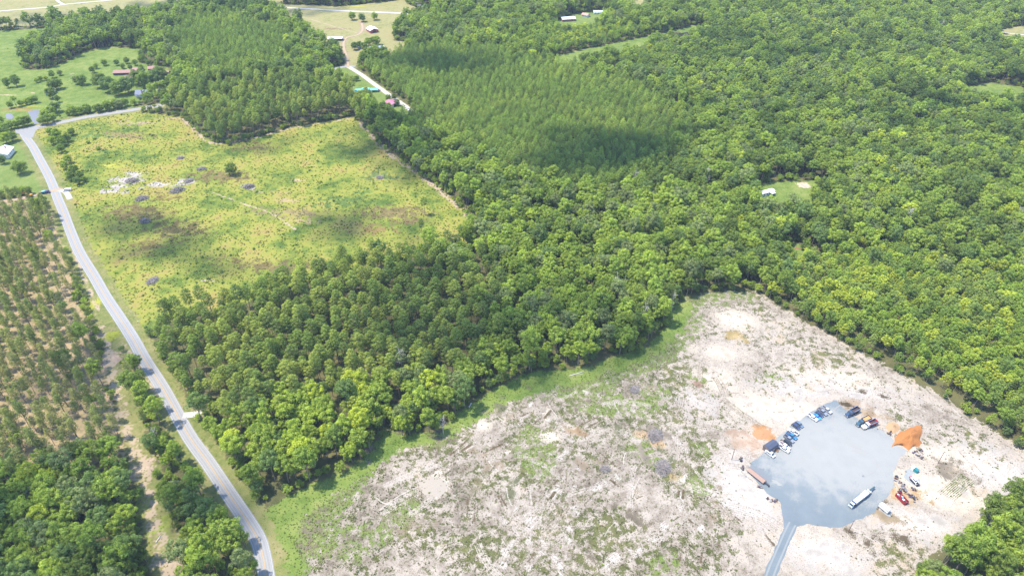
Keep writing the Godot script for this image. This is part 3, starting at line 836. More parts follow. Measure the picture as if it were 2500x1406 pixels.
func lay_yard() -> void:
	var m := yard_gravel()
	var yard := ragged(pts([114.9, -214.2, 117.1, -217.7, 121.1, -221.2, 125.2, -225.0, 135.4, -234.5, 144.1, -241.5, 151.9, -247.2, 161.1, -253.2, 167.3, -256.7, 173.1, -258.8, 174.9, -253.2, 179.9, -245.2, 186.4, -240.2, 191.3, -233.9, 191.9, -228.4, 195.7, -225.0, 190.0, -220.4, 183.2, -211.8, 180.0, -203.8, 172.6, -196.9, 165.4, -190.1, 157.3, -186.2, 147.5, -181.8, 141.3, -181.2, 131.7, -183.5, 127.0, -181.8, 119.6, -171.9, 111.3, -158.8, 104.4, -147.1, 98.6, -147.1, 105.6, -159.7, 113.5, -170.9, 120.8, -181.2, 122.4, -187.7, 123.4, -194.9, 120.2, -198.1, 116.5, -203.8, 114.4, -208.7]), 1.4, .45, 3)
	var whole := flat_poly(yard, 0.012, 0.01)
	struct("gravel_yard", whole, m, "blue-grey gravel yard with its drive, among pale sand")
	var pad := grained("gravel pad", Color(0.163, 0.175, 0.179), Color(0.233, 0.242, 0.242), 30.0)
	struct("gravel_pad", flat_poly(ragged(pts([189.1, -212.3, 193.0, -214.7, 195.4, -214.0, 194.4, -211.8, 190.0, -209.9, 190.9, -208.5, 193.9, -207.5, 192.2, -204.7, 190.0, -203.3, 188.0, -205.6, 186.4, -208.9]), 1.2, .3, 4), 0.012), pad, "small gravel pad under the white loader")
	struct("gravel_pad", flat_poly(ragged(pts([167.9, -193.4, 170.5, -193.8, 172.0, -189.9, 171.8, -187.3, 170.1, -186.9, 167.6, -190.3]), 1.2, .3, 8), 0.016), pad, "narrow gravel pad beside the small white trailer")
	# pale dust and damp on the gravel
	var dust := grained("pale dust", Color(.190, .192, .182), Color(.215, .213, .198), 9.0)
	var damp := grained("damp gravel", Color(0.109, 0.121, 0.133), Color(0.145, 0.156, 0.165), 9.0)
	var spots := [[156.5, -238.0, 4, 1.2, 1], [166.4, -242.1, 3, 1, 1], [170.6, -228.6, 5, 1.4, 1], [168.0, -235.3, 4, 1.2, 1], [149.7, -227.3, 3, 1.2, 1], [142.0, -219.7, 2, 1, 1], [125.6, -205.2, 3, .8, 1], [171.6, -223.5, 4, 1, 1], [120.8, -208.7, 4, 1.6, 0], [117.1, -212.8, 4, 2.4, 0], [119.3, -213.5, .8, .5, 0], [123.6, -212.8, .7, .5, 0], [121.2, -213.5, .5, .4, 0], [167.5, -209.4, .7, .5, 0]]
	var n := 0
	for s in spots:
		n += 1
		var c := Vector2(s[0], s[1])
		var p := PackedVector2Array()
		for k in 26:
			var a := k / 26.0 * TAU
			p.append(c + Vector2(cos(a) * s[2], sin(a) * s[3] * 1.6).rotated(0.6) * rng.randf_range(0.35, 1.25))
		struct("gravel_patch", flat_poly(p, 0.016 + 0.001 * n), dust if s[4] else damp, "patch of %s on the gravel yard" % ("pale dust" if s[4] else "damp darker stones"))
	# wheel tracks of the drive
	var drive := smooth_line(pts([101.4, -147.1, 108.5, -159.5, 116.3, -170.9, 122.3, -179.4, 125.5, -183.5]), 3.0)
	for off in [-1.7, 0.9]:
		struct("wheel_track", ribbon(drive, off, off + 0.75, 0.040), grained("rolled gravel", Color(.145, .158, .165), Color(.18, .19, .19), 12.0), "pale rolled wheel track of the gravel drive")
	var loop := PackedVector2Array()
	for k in 40:
		var a := -1.2 + k / 39.0 * 2.4
		loop.append(Vector2(162.6, -218.4) + Vector2(cos(a) * 15.0, sin(a) * 10.0))
	struct("tyre_mark", ribbon(loop, 0.0, 0.28, 0.044), mat("tyre mark", .18, .17, .16), "thin curved tyre mark on the gravel yard")
	var turn := smooth_line(pts([173.8, -254.9, 170.1, -252.0, 167.2, -247.7, 165.9, -243.5]), 2.0)
	struct("tyre_mark", ribbon(turn, 0.0, 0.45, 0.044), mat("tyre mark", .18, .17, .16), "short bent tyre mark near the dump trucks")


# ---------------------------------------------------------------- trees

var wood_mat: StandardMaterial3D
var leaf_mat: StandardMaterial3D
var grey_wood: StandardMaterial3D


class Leaves:
	var v := PackedVector3Array()
	var n := PackedVector3Array()
	var c := PackedColorArray()
	var i := PackedInt32Array()
	var rng: RandomNumberGenerator

	func dir() -> Vector3:
		var y := rng.randf_range(-1.0, 1.0)
		var a := rng.randf() * TAU
		var r := sqrt(1.0 - y * y)
		return Vector3(cos(a) * r, y, sin(a) * r)

	# one spray of leaves: two triangles folded along the middle
	func leaf(p: Vector3, out: Vector3, size: float, thin: float, tone: float) -> void:
		var up := (out + dir() * 0.75).normalized()
		var along := up.cross(dir()).normalized()
		if along.length_squared() < 0.5:
			along = up.cross(Vector3.RIGHT).normalized()
		var side := up.cross(along) * size * thin
		along *= size
		var k := v.size()
		v.append(p - along)
		v.append(p + side - up * size * 0.22)
		v.append(p + along)
		v.append(p - side - up * size * 0.22)
		var nn := (up + out * 0.6).normalized()
		for q in 4:
			n.append(nn)
			c.append(Color(tone, tone, tone))
		i.append_array(PackedInt32Array([k, k + 1, k + 2, k, k + 2, k + 3]))

	func lobe(at: Vector3, r: Vector3, count: int, size: float, thin: float, tone: float) -> void:
		for q in count:
			var d := dir()
			if d.y < -0.35:
				d.y = -d.y
			leaf(at + d * r * rng.randf_range(0.72, 1.06), d, size * rng.randf_range(0.75, 1.25), thin, tone * rng.randf_range(0.82, 1.18))

	func limb(a: Vector3, b: Vector3, ra: float, rb: float, tone: float, sides := 5) -> void:
		var d := (b - a).normalized()
		var s := d.cross(Vector3(0.3, 0.2, 1.0)).normalized()
		var t := d.cross(s)
		var k := v.size()
		for e in 2:
			for q in sides:
				var w := q * TAU / sides
				var o := s * cos(w) + t * sin(w)
				v.append((b if e else a) + o * (rb if e else ra))
				n.append(o)
				c.append(Color(tone, tone, tone))
		for q in sides:
			var q2 := (q + 1) % sides
			i.append_array(PackedInt32Array([k + q, k + sides + q, k + q2, k + q2, k + sides + q, k + sides + q2]))

	func arrays() -> Array:
		var a := []
		a.resize(Mesh.ARRAY_MAX)
		a[Mesh.ARRAY_VERTEX] = v
		a[Mesh.ARRAY_NORMAL] = n
		a[Mesh.ARRAY_COLOR] = c
		a[Mesh.ARRAY_INDEX] = i
		return a


func leaves(sd: int) -> Leaves:
	var l := Leaves.new()
	l.rng = RandomNumberGenerator.new()
	l.rng.seed = sd
	return l


func tree_pair(crown: Leaves, wood: Leaves) -> Array:
	var both := ArrayMesh.new()
	both.add_surface_from_arrays(Mesh.PRIMITIVE_TRIANGLES, wood.arrays())
	both.add_surface_from_arrays(Mesh.PRIMITIVE_TRIANGLES, crown.arrays())
	both.surface_set_material(0, wood_mat)
	both.surface_set_material(1, leaf_mat)
	var a := ArrayMesh.new()
	a.add_surface_from_arrays(Mesh.PRIMITIVE_TRIANGLES, wood.arrays())
	var b := ArrayMesh.new()
	b.add_surface_from_arrays(Mesh.PRIMITIVE_TRIANGLES, crown.arrays())
	return [both, a, b]


# height about 19 m, crown about 10 m across
func broadleaf(sd: int) -> Array:
	var l := leaves(sd)
	var w := leaves(sd + 500)
	var r := l.rng
	var h := r.randf_range(17.0, 21.0)
	var rx := r.randf_range(3.3, 5.6)
	var ry := r.randf_range(4.0, 6.6)
	var lean := Vector3(r.randf_range(-.8, .8), 0, r.randf_range(-.8, .8))
	var mid := lean + Vector3(0, h - ry, 0)
	w.limb(Vector3.ZERO, lean * 0.6 + Vector3(0, h * 0.45, 0), 0.30, 0.21, 1.0, 6)
	w.limb(lean * 0.6 + Vector3(0, h * 0.45, 0), mid + Vector3(0, ry * 0.5, 0), 0.21, 0.06, 1.0, 5)
	var count := r.randi_range(44, 56)
	for k in count:
		var y := r.randf_range(-0.75, 1.0)
		var a := k * 2.39996 + r.randf_range(-.4, .4)
		var s := sqrt(maxf(0.05, 1.0 - y * y))
		var d := Vector3(cos(a) * s, y, sin(a) * s)
		var p := mid + Vector3(d.x * rx, d.y * ry, d.z * rx) * r.randf_range(0.6, 1.05)
		var size := r.randf_range(0.75, 1.65)
		l.lobe(p, Vector3(size, size * 0.8, size), int(size * size * 30.0) + 10, 0.31, 0.6, r.randf_range(0.78, 1.2))
		if k % 4 == 0:
			w.limb(mid + Vector3(0, -ry * 0.55, 0), p, 0.11, 0.04, 1.0, 4)
	for k in 90:
		var d := l.dir()
		l.leaf(mid + Vector3(d.x * rx, d.y * ry, d.z * rx) * r.randf_range(0.2, 0.6), d, 0.7, 0.7, 0.9)
	return tree_pair(l, w)


# a tree grown in the open: crown almost to the ground, about 12 m high and wide
func open_tree(sd: int) -> Array:
	var l := leaves(sd)
	var w := leaves(sd + 500)
	var r := l.rng
	var ry := r.randf_range(5.2, 6.2)
	var rx := r.randf_range(5.0, 6.2)
	var mid := Vector3(0, ry + 1.3, 0)
	w.limb(Vector3.ZERO, mid, 0.42, 0.2, 1.0, 6)
	for k in 52:
		var y := r.randf_range(-0.92, 1.0)
		var a := k * 2.39996 + r.randf_range(-.4, .4)
		var s := sqrt(maxf(0.08, 1.0 - y * y))
		var p := mid + Vector3(cos(a) * s * rx, y * ry, sin(a) * s * rx) * r.randf_range(0.62, 0.95)
		var size := r.randf_range(1.2, 2.1)
		l.lobe(p, Vector3(size, size * 0.85, size), int(size * size * 26.0) + 12, 0.35, 0.62, r.randf_range(0.82, 1.14))
		if k % 5 == 0:
			w.limb(mid + Vector3(0, -ry * 0.4, 0), p, 0.13, 0.05, 1.0, 4)
	for k in 160:
		var d := l.dir()
		l.leaf(mid + Vector3(d.x * rx, d.y * ry, d.z * rx) * r.randf_range(0.2, 0.65), d, 0.7, 0.7, 0.9)
	return tree_pair(l, w)


# an old pine: bare trunk below a dome of flat plumes, about 22 m
func old_pine(sd: int) -> Array:
	var l := leaves(sd)
	var w := leaves(sd + 500)
	var r := l.rng
	var h := r.randf_range(20.0, 24.0)
	var rx := r.randf_range(3.2, 4.2)
	var low := h * r.randf_range(0.50, 0.58)
	w.limb(Vector3.ZERO, Vector3(r.randf_range(-.4, .4), h * 0.94, r.randf_range(-.4, .4)), 0.27, 0.06, 1.0, 6)
	var n := 34
	for k in n:
		var t := (k + r.randf()) / n
		var y := lerpf(low, h - 0.8, t)
		var prof := sqrt(maxf(0.0, 1.0 - pow(t * 1.02, 2.6))) * (0.55 + 0.45 * minf(1.0, t * 3.0))
		var a := k * 2.39996
		var p := Vector3(cos(a), 0, sin(a)) * rx * prof * r.randf_range(0.55, 1.0) + Vector3(0, y, 0)
		var size := r.randf_range(0.9, 1.5)
		l.lobe(p, Vector3(size, size * 0.55, size), int(size * size * 42.0) + 12, 0.30, 0.40, r.randf_range(0.82, 1.15))
		if k % 3 == 0:
			w.limb(Vector3(0, y - 0.5, 0), p, 0.07, 0.03, 1.0, 4)
	return tree_pair(l, w)


# a plantation pine: a close-set narrow cone of about 13 m
func cone_pine(sd: int) -> Array:
	var l := leaves(sd)
	var w := leaves(sd + 500)
	var r := l.rng
	var h := r.randf_range(12.0, 14.5)
	var rx := r.randf_range(2.5, 3.1)
	w.limb(Vector3.ZERO, Vector3(0, h * 0.95, 0), 0.16, 0.04, 1.0, 5)
	var n := 30
	for k in n:
		var t := (k + r.randf()) / n
		var y := lerpf(h * 0.42, h - 0.3, t)
		var prof := pow(1.0 - t, 0.55) + 0.05
		var a := k * 2.39996
		var p := Vector3(cos(a), 0, sin(a)) * rx * prof * r.randf_range(0.6, 1.0) + Vector3(0, y, 0)
		var size := lerpf(1.0, 0.5, t) * r.randf_range(0.85, 1.2)
		l.lobe(p, Vector3(size, size * 0.8, size), int(size * size * 34.0) + 9, 0.28, 0.38, r.randf_range(0.82, 1.16))
	return tree_pair(l, w)


# a pine of the thinned stand: open, with sky between its plumes, about 14 m
func thin_pine(sd: int) -> Array:
	var l := leaves(sd)
	var w := leaves(sd + 500)
	var r := l.rng
	var h := r.randf_range(13.0, 15.5)
	w.limb(Vector3.ZERO, Vector3(r.randf_range(-.3, .3), h * 0.95, r.randf_range(-.3, .3)), 0.17, 0.04, 1.0, 5)
	var n := 26
	for k in n:
		var t := (k + r.randf()) / n
		var y := lerpf(h * 0.46, h - 0.3, t)
		var prof := (1.0 - t * 0.8) * (0.6 + 0.4 * minf(1.0, t * 4.0))
		var a := k * 2.39996
		var p := Vector3(cos(a), 0, sin(a)) * 2.7 * prof * r.randf_range(0.45, 1.0) + Vector3(0, y, 0)
		var size := r.randf_range(0.75, 1.2)
		l.lobe(p, Vector3(size, size * 0.6, size), int(size * size * 19.0) + 6, 0.36, 0.36, r.randf_range(0.82, 1.15))
		if k % 2 == 0:
			w.limb(Vector3(0, y - 0.4, 0), p, 0.05, 0.02, 1.0, 3)
	return tree_pair(l, w)


# a low bush
func bush(sd: int) -> Array:
	var l := leaves(sd)
	var w := leaves(sd + 500)
	var r := l.rng
	w.limb(Vector3.ZERO, Vector3(0, 0.7, 0), 0.06, 0.03, 1.0, 4)
	for k in 7:
		var a := k * 2.39996
		var p := Vector3(cos(a), 0, sin(a)) * r.randf_range(0.1, 0.75) + Vector3(0, r.randf_range(0.35, 0.95), 0)
		var size := r.randf_range(0.35, 0.6)
		l.lobe(p, Vector3(size, size * 0.85, size), 20, 0.24, 0.6, r.randf_range(0.8, 1.15))
	return tree_pair(l, w)


func dead_tree_mesh(sd: int) -> ArrayMesh:
	var w := leaves(sd)
	var r := w.rng
	var h := r.randf_range(13.0, 17.0)
	var top := Vector3(r.randf_range(-.5, .5), h, r.randf_range(-.5, .5))
	w.limb(Vector3.ZERO, top, 0.24, 0.07, 1.0, 6)
	for k in 16:
		var t := r.randf_range(0.3, 0.97)
		var a := k * 2.39996
		var from := top * t
		var d := Vector3(cos(a), r.randf_range(0.9, 1.7), sin(a)).normalized()
		var to := from + d * r.randf_range(2.4, 4.6) * (1.25 - t * 0.6)
		w.limb(from, to, 0.10, 0.04, 1.0, 4)
		for q in 4:
			var s := from.lerp(to, r.randf_range(0.4, 1.0))
			w.limb(s, s + (d + w.dir() * 0.9).normalized() * r.randf_range(0.9, 2.0), 0.05, 0.022, 1.0, 3)
	var m := ArrayMesh.new()
	m.add_surface_from_arrays(Mesh.PRIMITIVE_TRIANGLES, w.arrays())
	return m


var tints := {
	BROAD: [Color(0.158, 0.219, 0.043), Color(0.204, 0.284, 0.049), Color(0.250, 0.341, 0.055), Color(0.167, 0.244, 0.072), Color(0.305, 0.390, 0.063), Color(0.358, 0.447, 0.064), Color(0.241, 0.293, 0.109), Color(0.466, 0.522, 0.058)],
	PINE: [Color(0.206, 0.276, 0.061), Color(0.247, 0.322, 0.067), Color(0.186, 0.248, 0.064), Color(0.299, 0.359, 0.076), Color(0.340, 0.386, 0.081)],
	PLANT: [Color(0.226, 0.318, 0.065), Color(0.269, 0.364, 0.072), Color(0.204, 0.282, 0.065), Color(0.321, 0.399, 0.078)],
	THIN: [Color(0.257, 0.288, 0.084), Color(0.306, 0.324, 0.098), Color(0.218, 0.262, 0.078), Color(0.356, 0.341, 0.124)],
	YOUNG: [Color(0.275, 0.375, 0.055), Color(0.224, 0.319, 0.055), Color(0.347, 0.431, 0.061), Color(0.197, 0.279, 0.061), Color(0.428, 0.478, 0.061), Color(0.275, 0.350, 0.086)],
}
var tint_words := {
	BROAD: ["deep green", "mid green", "fresh green", "dark bluish green", "light green", "yellowish green", "greyish green", "bright yellow-green"],
	PINE: ["dark green", "mid green", "sombre green", "olive green", "light olive"],
	PLANT: ["mid green", "fresh green", "dark green", "light green"],
	THIN: ["grey-green", "pale olive", "dark olive", "faded tan-green"],
	YOUNG: ["light green", "mid green", "bright green", "dark green", "yellow-green", "soft bluish green"],
}
var leaf_mats := {}


func leaf_of(kind: int, k: int) -> StandardMaterial3D:
	var key := kind * 100 + k
	if not leaf_mats.has(key):
		var m: StandardMaterial3D = leaf_mat.duplicate()
		m.resource_name = "leaves"
		var c: Color = tints[kind][k]
		m.albedo_color = c.linear_to_srgb()
		leaf_mats[key] = m
	return leaf_mats[key]


const LIME := Vector2(-103.6, -222.2)
const PALE := Vector2(50.3, -387.6)
var kinds := {}      # kind of wood -> its tree shapes
var planted := {}    # shape -> [transforms, tints] of the trees that are not built one by one


func shows(x: float, z: float, high := 12.0) -> Vector2:
	# where in the frame a tree's crown stands: x and y from -1 to 1
	var d := Vector3(x, high - CAM_H, z)
	var s := sin(deg_to_rad(37))
	var c := cos(deg_to_rad(37))
	var depth := -d.y * s - d.z * c
	if depth < 5.0:
		return Vector2(9, 9)
	return Vector2(d.x / depth / 0.74, (d.y * c - d.z * s) / depth / 0.416)


func one_tree(called: String, label: String, group: String, shape: Array, crown: Material, at: Vector3, turn: float, size: Vector3) -> Node3D:
	var o := thing(called, label, "tree", at, turn, group)
	o.scale = size
	part("trunk", shape[1], wood_mat, o)
	part("crown", shape[2], crown, o)
	return o


func wood_name(x: float, z: float, kind: int) -> String:
	if kind == THIN:
		return "in the thinned pine stand over red-brown straw"
	if z > -300.0 and x < -108.0 - (z + 158.0) * -0.42 - 20.0 and x < -90.0:
		return "in the wood beside the grassy strip" if x < -155.0 - (z + 158.0) * -0.25 else "in the narrow wood along the road"
	if x > 150.0 and z > -225.0:
		return "in the corner wood below the sandy site"
	if x > 60.0 and z > -420.0:
		return "at the wood's edge above the sandy site"
	if z > -430.0:
		return "in the wood between road and sandy site"
	return "in the wood around the meadow"


# size, outline, colour and what the tree stands next to
func tree_label(shape: Array, sc: Vector3, tint: String, what: String, where: String, x: float, z: float, kind: int) -> String:
	var box_: AABB = shape[2].get_aabb()
	var high := box_.end.y * sc.y
	var tall := "low" if high < 11.0 else ("medium-high" if high < 15.5 else ("tall" if high < 20.0 else "very tall"))
	var ratio := (box_.size.x + box_.size.z) * sc.x / (2.0 * box_.size.y * sc.y)
	var form := "narrow" if ratio < 0.72 else ("rounded" if ratio < 0.95 else "broad")
	var near := ""
	for d in [Vector2(7, 0), Vector2(-7, 0), Vector2(0, 7), Vector2(0, -7), Vector2(5, 5), Vector2(-5, 5)]:
		var c := cell(x + d.x, z + d.y)
		if zone[c] == OPEN and near == "":
			near = {SITE: "facing the sand", MEADOW: "facing the meadow", VERGE: "by the verge", DIRT: "by bare dirt"}.get(ids[c], "facing a clearing")
	if near == "":
		near = "deep inside" if kind != THIN else "amid its rows"
	var place := where.trim_prefix("in ").trim_prefix("at ").trim_prefix("the ")
	if kind == PINE:
		what = "pine"
	if kind == THIN:
		place = "thinned stand over straw"
		what = "open-crowned pine"
	if kind == PLANT:
		what = "plantation pine"
	if kind == YOUNG:
		what = "bushy young tree"
		place = place.replace("wood's edge above the sandy site", "slope above the sand")
	var text := "%s %s %s %s %s, %s" % [tall, form, tint, what, near, place]
	return text if text.split(" ").size() <= 15 else "%s %s %s %s, %s" % [tall, tint, what, near, place]


func grow_woods() -> void:
	wood_mat = mat("bark", .20, .165, .13, 0.95)
	grey_wood = mat("bare grey wood", .42, .39, .36, 0.9)
	leaf_mat = StandardMaterial3D.new()
	leaf_mat.resource_name = "leaves"
	leaf_mat.vertex_color_use_as_albedo = true
	leaf_mat.roughness = 0.62
	leaf_mat.metallic_specular = 0.3
	leaf_mat.backlight_enabled = true
	leaf_mat.backlight = Color(.86, .93, .42)
	for k in 8:
		kinds[BROAD] = kinds.get(BROAD, []) + [broadleaf(100 + k)]
	for k in 5:
		kinds[PINE] = kinds.get(PINE, []) + [old_pine(200 + k)]
		kinds[PLANT] = kinds.get(PLANT, []) + [cone_pine(300 + k)]
		kinds[THIN] = kinds.get(THIN, []) + [thin_pine(400 + k)]
	kinds[YOUNG] = kinds[BROAD].slice(0, 4) + kinds[PLANT].slice(0, 2)
	var space := {BROAD: 5.9, PINE: 5.9, PLANT: 5.0, THIN: 5.2, YOUNG: 4.4}
	var patch := FastNoiseLite.new()
	patch.seed = 31
	patch.frequency = 0.012
	var gaps := FastNoiseLite.new()
	gaps.seed = 77
	gaps.frequency = 0.05
	var found := {}
	var rows_way := (Vector2(-188.1, -265.2) - Vector2(-301.3, -399.5)).normalized()
	for kind in space:
		var s: float = space[kind]
		var rows := int(1200.0 / (s * 0.866))
		var list := []
		for j in rows:
			var z0 := -1230.0 + j * s * 0.866
			var reach := 90.0 + 0.84 * -z0
			if z0 > -110.0:
				break
			var cols := int(reach * 2.0 / s)
			for i in cols:
				var x := -reach + (i + 0.5 * (j % 2)) * s
				var z := z0
				var wild := 0.42 if kind != THIN else 0.2
				x += rng.randf_range(-wild, wild) * s
				z += rng.randf_range(-wild, wild) * s
				if kind == THIN:
					# planted in rows that run with the road
					var side := Vector2(x, z).dot(rows_way.orthogonal())
					var shift := roundf(side / 5.6) * 5.6 + rng.randf_range(-1.5, 1.5) - side
					x += rows_way.orthogonal().x * shift
					z += rows_way.orthogonal().y * shift
				if x < GX0 + 5 or x > GX0 + GW * CELL - 5:
					continue
				var here := zone[cell(x, z)]
				# woods run into one another over a few metres
				if here != OPEN:
					here = zone[cell(x + rng.randfn(0.0, 11.0), z + rng.randfn(0.0, 11.0))]
				if here != kind or zone[cell(x, z)] == OPEN:
					continue
				if kind == THIN and (rng.randf() < 0.16 or gaps.get_noise_2d(x, z) > 0.38):
					continue
				if kind == BROAD and rng.randf() < 0.03:
					continue
				var v := shows(x, z)
				if absf(v.x) > 1.22 or v.y < -1.3 or v.y > 1.16:
					continue
				list.append([x, z, v])
		found[kind] = list
	# lower trees under the broadleaf canopy
	for q in found[BROAD]:
		if rng.randf() > 0.45:
			continue
		var key := [YOUNG, rng.randi() % 4]
		if not planted.has(key):
			planted[key] = [[], []]
		var size := rng.randf_range(0.42, 0.62)
		planted[key][0].append(Transform3D(Basis(Vector3.UP, rng.randf() * TAU).scaled(Vector3(size * 1.1, size, size * 1.1)), Vector3(q[0] + rng.randf_range(3, 4), 0, q[1] + rng.randf_range(-3, 3))))
		planted[key][1].append(tints[BROAD][rng.randi() % 5] * rng.randf_range(0.8, 1.1))
	# the woods' edges are filled with low growth
	for j in range(0, GH - 8, 4):
		for i in range(8, GW - 8, 4):
			var q := j * GW + i
			if zone[q] == OPEN or zone[q] == THIN or (zone[q + 7] != OPEN and zone[q - 7] != OPEN and zone[mini(q + 7 * GW, GW * GH - 1)] != OPEN):
				continue
			if rng.randf() > 0.62:
				continue
			var x := GX0 + (i + rng.randf_range(-2, 2)) * CELL
			var z := GZ0 + (j + rng.randf_range(-2, 2)) * CELL
			var v := shows(x, z)
			if absf(v.x) > 1.2 or absf(v.y) > 1.25:
				continue
			var key := [YOUNG, rng.randi() % 4]
			if not planted.has(key):
				planted[key] = [[], []]
			var size := rng.randf_range(0.22, 0.46)
			planted[key][0].append(Transform3D(Basis(Vector3.UP, rng.randf() * TAU).scaled(Vector3(size * 1.15, size, size * 1.15)), Vector3(x, -size * 5.0, z)))
			planted[key][1].append(tints[BROAD][rng.randi() % 6] * rng.randf_range(0.8, 1.1))
	var called := {BROAD: "broadleaf_tree", PINE: "pine_tree", PLANT: "plantation_pine", THIN: "thinned_pine", YOUNG: "young_tree"}
	var said := {BROAD: "broadleaf tree", PINE: "tall pine", PLANT: "close-set cone-shaped plantation pine", THIN: "open-crowned pine", YOUNG: "small bushy young tree"}
	for kind in found:
		var list: Array = found[kind]
		list.sort_custom(func(a, b): return Vector2(a[0], a[1]).length_squared() < Vector2(b[0], b[1]).length_squared())
		var alone := 0
		for t in list:
			var x: float = t[0]
			var z: float = t[1]
			var v: Vector2 = t[2]
			var shape := rng.randi() % (kinds[kind] as Array).size()
			var p := patch.get_noise_2d(x, z)
			var n: int = tints[kind].size()
			# neighbours tend to be of one colour
			var c := clampi(int((p * 0.9 + 0.5 + rng.randf_range(-0.42, 0.42)) * n), 0, n - 1)
			if kind == BROAD and rng.randf() > 0.10:
				c = mini(c, 6)
				if rng.randf() > 0.35:
					c = mini(c, 4)
			# a bright lime stand at the near edge of the middle wood, and a paler band behind the site
			var here := Vector2(x, z)
			if kind == BROAD and here.distance_to(LIME) < 46.0 and rng.randf() < 0.8:
				c = [4, 5, 4, 7, 5][rng.randi() % 5]
			elif kind == BROAD and here.distance_to(PALE) < 95.0 and rng.randf() < 0.6:
				c = [4, 5, 4, 6, 2][rng.randi() % 5]
			var size := rng.randf_range(0.58, 1.04) if kind != PLANT else rng.randf_range(0.9, 1.3)
			if kind == BROAD and rng.randf() < 0.08:
				size *= 1.2
			if kind == YOUNG:
				size = rng.randf_range(0.48, 0.72) if shape < 4 else rng.randf_range(0.7, 1.0)
			if kind == THIN:
				size *= 1.18
			if kind == BROAD and wood_name(x, z, kind) == "in the narrow wood along the road":
				size *= 0.8
			var sc := Vector3(size, size * rng.randf_range(0.9, 1.12), size)
			var turn := rng.randf() * TAU
			if alone < 300 and absf(v.x) < 1.0 and absf(v.y) < 1.0:
				alone += 1
				var where := wood_name(x, z, kind)
				one_tree(called[kind], tree_label(kinds[kind][shape], sc, tint_words[kind][c], said[kind], where, x, z, kind), "%ss %s" % [said[kind], where], kinds[kind][shape], leaf_of(kind, c), Vector3(x, 0, z), turn, sc)
			else:
				var key := [kind, shape]
				if not planted.has(key):
					planted[key] = [[], []]
				planted[key][0].append(Transform3D(Basis(Vector3.UP, turn).scaled(sc), Vector3(x, 0, z)))
				planted[key][1].append(tints[kind][c] * rng.randf_range(0.8, 1.2))
	var mass := {BROAD: "broadleaf_forest", PINE: "pine_forest", PLANT: "pine_plantation_forest", THIN: "thinned_pine_forest", YOUNG: "young_forest"}
	var mass_label := {BROAD: "unbroken broadleaf forest reaching to the far fields", PINE: "mass of tall pines behind the meadow and above the road", PLANT: "dense even-aged pine plantation in the middle distance", THIN: "rest of the thinned pine stand beside the road", YOUNG: "dense young growth on the slope above the sandy site"}
	var total := 0
	for kind in mass:
		var root := Node3D.new()
		root.name = mass[kind]
		root.set_meta("kind", "stuff")
		root.set_meta("label", mass_label[kind])
		root.set_meta("category", "forest")
		add_child(root)
		for key in planted:
			if key[0] == kind:
				total += planted[key][0].size()
				var mm := many(kinds[kind][key[1]][0], planted[key][0], planted[key][1])
				mm.name = "trees"
				mm.set_meta("kind", "stuff")
				root.add_child(mm, true)
	print("trees in the mass ", total, " at ", Time.get_ticks_msec())


func many(m: Mesh, where: Array, colours: Array) -> MultiMeshInstance3D:
	var mm := MultiMesh.new()
	mm.transform_format = MultiMesh.TRANSFORM_3D
	mm.use_colors = true
	mm.mesh = m
	mm.instance_count = where.size()
	for k in where.size():
		mm.set_instance_transform(k, where[k])
		mm.set_instance_color(k, colours[k])
	var o := MultiMeshInstance3D.new()
	o.multimesh = mm
	return o

# ---------------------------------------------------------------- what grows in the open

var bushes := []
var open_trees := []
var cut_wood: StandardMaterial3D


func tree_at(p: Vector2, kind: int, shape: int, tint: int, size: float, label: String, group := "", tall := 1.0, called := "") -> Node3D:
	var names := {BROAD: "shade_tree", PINE: "field_pine", PLANT: "conifer", THIN: "slender_pine", YOUNG: "small_tree"}
	var shapes: Array = open_trees if kind == BROAD or (kind == YOUNG and shape % 3 != 0) else kinds[kind]
	return one_tree(called if called else names[kind], label, group, shapes[absi(shape) % shapes.size()], leaf_of(kind, tint), g3(p), rng.randf() * TAU, Vector3(size, size * tall, size))


